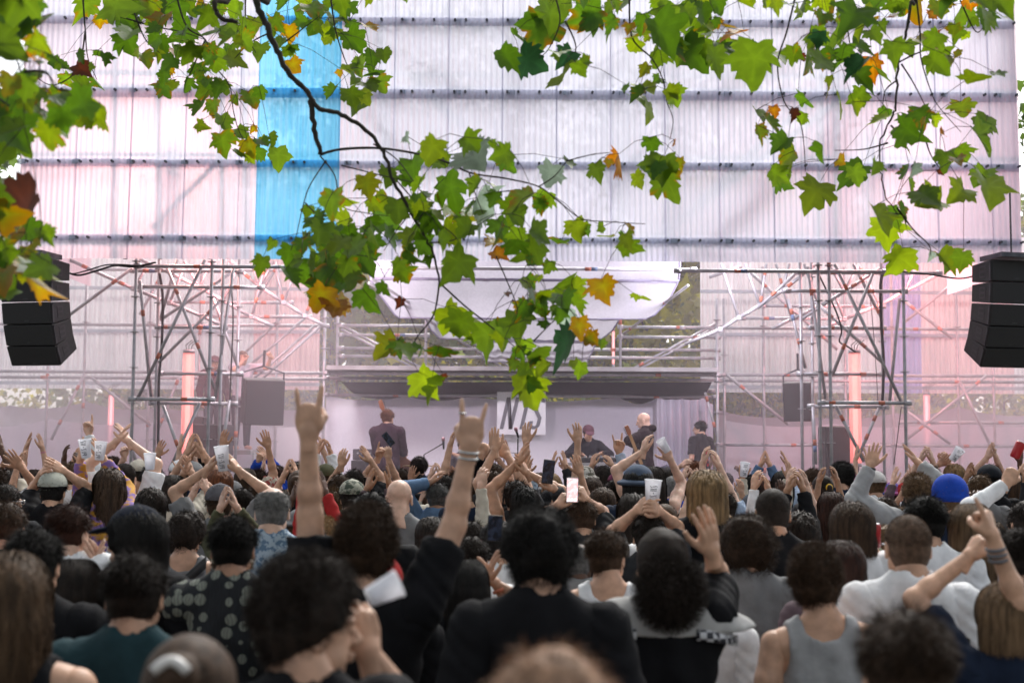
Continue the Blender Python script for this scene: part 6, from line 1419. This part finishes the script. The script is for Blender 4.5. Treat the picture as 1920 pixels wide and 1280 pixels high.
branch([(468, -60), (480, 0), (497, 42), (520, 95), (540, 135), (575, 172), (598, 203), (640, 215), (680, 240), (712, 275), (740, 340), (770, 400), (800, 450), (815, 480), (824, 530)], 6.4, 17, 4, pre=[fork, (-2.9, 1.5, 5.2), (-2.2, 4.3, 5.1)], rough_=1.2)
branch([(824, 530), (870, 572), (905, 600), (932, 622), (965, 650)], 6.4, 4, 2); branch([(824, 528), (813, 590), (780, 635), (772, 665)], 6.4, 4, 2)
branch([(583, 188), (590, 240), (600, 290)], 6.4, 12, 8, rough_=1.5); branch([(600, 290), (640, 280), (712, 278), (790, 290), (840, 305), (885, 325), (950, 335), (1010, 350), (1050, 380), (1090, 410), (1130, 415), (1210, 420)], 6.4, 6, 1.5)
branch([(398, -50), (402, 5), (412, 32), (445, 42)], 6.6, 14, 8, pre=[fork, (-2.9, 2, 5.3), (-2.3, 4.8, 5.0)], rough_=1)
for pts in ([(600, 292), (628, 330), (640, 385), (690, 400), (730, 405)], [(612, 300), (580, 350), (566, 395), (556, 440), (545, 470)], [(572, 380), (600, 410), (650, 470), (700, 485), (722, 520)], [(745, 340), (800, 400), (850, 440), (870, 470)], [(700, 270), (745, 300), (790, 360), (815, 380)],
            [(770, 400), (745, 430), (720, 470)], [(930, 480), (952, 530), (970, 580), (960, 610)], [(1000, 640), (1040, 600), (1065, 585)], [(1062, 302), (1110, 290), (1145, 286)], [(1010, 350), (1040, 330), (1062, 302)], [(640, 310), (720, 330), (790, 345)], [(880, 325), (890, 360), (905, 400)], [(805, 455), (850, 450), (900, 420), (930, 400)]): branch(pts, 6.4, 3, 1.3, 'twig')
for pts in ([(155, -10), (160, 60), (165, 110), (182, 150)], [(160, 60), (145, 130), (100, 160), (60, 140)], [(330, -10), (350, 50), (385, 75), (400, 120), (430, 160), (438, 210), (450, 250), (472, 285)], [(240, -10), (270, 70), (300, 100)], [(220, 30), (290, 50), (340, 60), (385, 75)], [(510, 60), (470, 80), (440, 110)], [(620, -5), (630, 60), (650, 120), (670, 150)],
            [(520, 90), (560, 60), (600, 30)], [(460, -10), (462, 60), (480, 100)], [(385, 75), (360, 130), (345, 160)]): branch(pts, 7.9, 4, 1.3, 'twig')
for pts in ([(42, -20), (35, 20), (12, 70), (30, 110), (45, 150), (62, 182)], [(45, 135), (85, 135), (105, 165), (130, 172)], [(-20, 170), (20, 200), (60, 210)], [(-30, 380), (0, 400), (40, 395)], [(-30, 470), (10, 480), (60, 480)]): branch(pts, 4.6, 6, 2, 'twig')
branch([(1705, -40), (1708, 5), (1700, 60), (1683, 120), (1680, 195), (1672, 222), (1650, 270), (1652, 330), (1662, 370), (1682, 400)], 6.8, 9, 2, pre=[(-3.2, -1.2, 5.4), (-1, 2, 6.0), (1.2, 5.2, 5.2)], rough_=1)
for pts in ([(1718, -5), (1725, 60), (1727, 110), (1745, 170), (1760, 200), (1802, 248)], [(1490, 0), (1475, 60), (1458, 120), (1470, 190), (1500, 230), (1508, 280), (1510, 322)], [(1682, 390), (1712, 430), (1742, 460), (1745, 480)], [(1665, 268), (1620, 280), (1565, 282)], [(1180, -10), (1185, 70), (1222, 110), (1243, 150), (1250, 190), (1262, 225), (1256, 262)],
            [(1680, 120), (1720, 100), (1760, 90), (1790, 105)], [(1683, 150), (1660, 170), (1655, 205)], [(1690, 120), (1715, 160), (1750, 230)], [(1735, 260), (1745, 290), (1765, 320)], [(1300, -10), (1320, 30), (1370, 50)], [(1040, -10), (1050, 40), (1030, 90), (1010, 110)], [(1060, 40), (1080, 90), (1060, 130)], [(1580, -10), (1590, 60), (1600, 120)], [(1670, 235), (1700, 260), (1720, 240)], [(1800, 0), (1830, 60), (1850, 40)], [(1655, 400), (1690, 402), (1700, 410)]): branch(pts, 6.8, 4, 1.4, 'twig')
# stalks from every hanging leaf up to its neighbour
b = MB()
for L_ in (PE, PT, PC, PR):
    for px, py, Y, st_ in L_:
        up_ = min(((q[3] - st_).length + (2 if q[3].z < st_.z + .02 else 0), i) for i, q in enumerate(L_) if q[3] is not st_)[1]
        e_ = L_[up_][3]; d = e_ - st_
        if d.length < .45: m_ = st_ + d * .5 + Vector((0, 0, .02)); b.tube([st_ - TR0, m_ - TR0, e_ - TR0], [.0012, .0016, .002], 5)
tag(b.build('leaf_stalks', M_bark, tree, True), kind='stuff')
# trunk, boughs and the shading crown above the frame
b = MB(); b.tube(bez([Vector(p) for p in ((0, 0, -.1), (.02, .1, .6), (.0, .2, 2.4), (.1, .6, 3.8), (.2, .9, 4.7), (.4, 1.6, 6.5), (.5, 2.2, 9))]), [.42, .40] + [.34] * 10 + list(np.linspace(.32, .12, 25)), 14); b.build('trunk', M_bark, tree, True)
for tgt in ((6, 6, 7.5), (3, 10, 8), (-3, 9, 7), (9, 3, 7), (3, -2, 7.5), (7.5, 10, 8.5), (-4, 3, 7)):
    T_ = Vector(tgt); b = MB(); q = bez([Vector((.3, 1.2, 5.4)), Vector((.3, 1.2, 5.6)).lerp(T_, .35) + Vector((0, 0, .8)), T_]); b.tube(q, list(np.linspace(.16, .03, len(q))), 8); b.build('bough', M_bark, tree, True)
it = []
for i in range(620):
    c = Vector((rnd.uniform(-7.5, 7.5), rnd.uniform(-5, 12.5), 0)); lowz = 2 + .335 * max(c.y, 0) + .6; c.z = max(lowz, 4.6) + abs(rnd.gauss(0, 1.3))
    if abs(c.x) > .42 * max(c.y, 0) + 6.5: continue
    for k in range(7):
        o_ = Vector((rnd.gauss(0, .35), rnd.gauss(0, .35), rnd.gauss(0, .2))); p = c + o_
        if p.z < 2 + .335 * max(p.y, 0) + .25: continue
        Rm = Euler((rnd.gauss(0, .6), rnd.gauss(0, .6), rnd.uniform(0, 6.28))).to_matrix(); it.append((tuple(p - TR0), rnd.uniform(.13, .2), Rm, rnd.choice('gggdddGm')))
leaves('crown', tree, it, True)
# --- trees and hedge behind the stage
M_leaf2 = leaf_mat('far leaves', .2)
LC2 = {'a': (.07, .12, .028), 'c': (.12, .17, .03), 'e': (.045, .075, .02), 'f': (.30, .30, .03)}
for k_, v_ in LC2.items(): LC[k_] = (v_, None)
def crown_items(R_, Hh, nclump, per, sz, keys, z0):
    it = []
    for i in range(nclump):
        v = Vector((rnd.gauss(0, 1), rnd.gauss(0, 1), rnd.gauss(0, 1))).normalized() * rnd.uniform(.45, 1); c = Vector((v.x * R_, v.y * R_, z0 + Hh / 2 + v.z * Hh / 2)); key = rnd.choice(keys); sp_ = rnd.uniform(.25, .55)
        for k in range(per): it.append((tuple(c + Vector((rnd.gauss(0, sp_), rnd.gauss(0, sp_), rnd.gauss(0, sp_ * .7)))), rnd.uniform(sz * .7, sz * 1.3), Euler((rnd.uniform(0, 6), rnd.uniform(0, 6), rnd.uniform(0, 6))).to_matrix(), key))
    return it
def bgtree(loc, R_, Hh, z0, label, keys='aace', n=230):
    t = thing('tree', label, 'tree', loc, rnd.uniform(0, 6), 'trees behind the stage')
    leaves('crown', t, crown_items(R_, Hh, n, 22, .30, keys, z0), True, M_leaf2)
    b = MB(); b.tube([(0, 0, -.1), (.1, 0, z0 * .6), (0, .1, z0 + 1), (.2, .2, z0 + Hh * .7)], [.32, .24, .18, .06], 10)
    for a in range(5): b.tube([(0, .1, z0 + .6), (R_ * .6 * math.cos(a * 1.3), R_ * .6 * math.sin(a * 1.3), z0 + Hh * .55)], [.12, .03], 6)
    b.build('trunk', M_bark, t, True)
for x, Y, R_, Hh, z0, lb, kk in ((-17, 34, 4.5, 11, 2.5, 'tall loose tree with sky gaps at the left edge behind the facade', 'aec'), (-9.5, 36, 4.5, 8, 1.2, 'leafy tree behind the left grey corrugated wall', 'acf'), (-4.2, 31, 3.2, 7.5, 1.0, 'dark tree seen left of the ceiling sails', 'acf'),
                                 (.5, 33, 3.6, 7, .8, 'dark tree behind the middle deck railing', 'acf'), (4.8, 30, 3.2, 7.5, .8, 'grey green tree seen right of the ceiling sails', 'cff'), (10, 35, 4.3, 8, 1.0, 'leafy tree behind the right pinkish wall', 'acf'), (17.5, 34, 4.5, 11, 2.5, 'tall loose tree at the right edge behind the facade', 'aec'),
                                 (-3, 42, 6, 14, 3, 'tall far tree whose top shows over the middle of the facade', 'ace'), (7, 44, 6, 14, 3, 'tall far tree right of the middle over the facade', 'ace')): bgtree((x, Y, 0), R_, Hh, z0, lb, kk)
hedge = thing('hedge', 'long yellowish green hedge seen under the corrugated walls', 'hedge', (0, 27.5, 0)); it = []
for i in range(1500):
    c = (rnd.uniform(-13, 13), rnd.gauss(0, .35), rnd.uniform(.2, 3.6)); key = rnd.choice('aacff')
    for k in range(9): it.append(((c[0] + rnd.gauss(0, .22), c[1] + rnd.gauss(0, .2), c[2] + rnd.gauss(0, .2)), rnd.uniform(.1, .17), Euler((rnd.uniform(0, 6), rnd.uniform(0, 6), rnd.uniform(0, 6))).to_matrix(), key))
leaves('leaves', hedge, it, True, M_leaf2)
b = MB()
for k in range(27): b.tube([(-13 + k, 0, 0), (-13 + k + .1, 0, 1.6), (-13 + k + .2, .1, 3.2)], [.05, .04, .015], 6)
b.build('stems', M_bark, hedge)
# ================================================================ STAGE SMOKE
def smoke(label, x0, x1, y0, y1, z0, z1, dens, col):
    """even in depth, thicker towards the wings and the floor"""
    m = bpy.data.materials.new('smoke'); m.use_nodes = True; nt = m.node_tree; nt.nodes.remove(nt.nodes['Principled BSDF']); v = N(nt, 'VolumePrincipled'); v.inputs['Color'].default_value = (*col, 1); v.inputs['Anisotropy'].default_value = .2
    tc = N(nt, 'TexCoord'); sx = N(nt, 'SeparateXYZ'); ab = N(nt, 'Math', operation='ABSOLUTE'); m1 = N(nt, 'MapRange', interpolation_type='SMOOTHSTEP'); m2 = N(nt, 'MapRange', interpolation_type='SMOOTHSTEP'); mu = N(nt, 'Math', operation='MULTIPLY')
    of = N(nt, 'Math', operation='SUBTRACT'); of.inputs[1].default_value = .8
    nt.links.new(tc.outputs['Object'], sx.inputs[0]); nt.links.new(sx.outputs[0], of.inputs[0]); nt.links.new(of.outputs[0], ab.inputs[0]); nt.links.new(ab.outputs[0], m1.inputs[0]); nt.links.new(sx.outputs[2], m2.inputs[0])
    for n_, a in ((m1, (1.2, 6, .35, 1.3)), (m2, (1.5, 5.5, 1, .35))):
        for k in range(4): n_.inputs[1 + k].default_value = a[k]
    nt.links.new(m1.outputs[0], mu.inputs[0]); nt.links.new(m2.outputs[0], mu.inputs[1]); m3 = N(nt, 'Math', operation='MULTIPLY'); m3.inputs[1].default_value = dens
    nt.links.new(mu.outputs[0], m3.inputs[0]); nt.links.new(m3.outputs[0], v.inputs['Density'])
    nt.links.new(v.outputs[0], nt.nodes['Material Output'].inputs['Volume'])
    b = MB(); b.box(((x0 + x1) / 2, (y0 + y1) / 2, (z0 + z1) / 2), (x1 - x0, y1 - y0, z1 - z0)); tag(b.build('stage_smoke', m), label, 'smoke', kind='stuff')
smoke('thin pinkish smoke hanging over the whole stage', -14, 14, 18.45, 26.0, -.5, 6.2, .070, (.96, .86, .94))
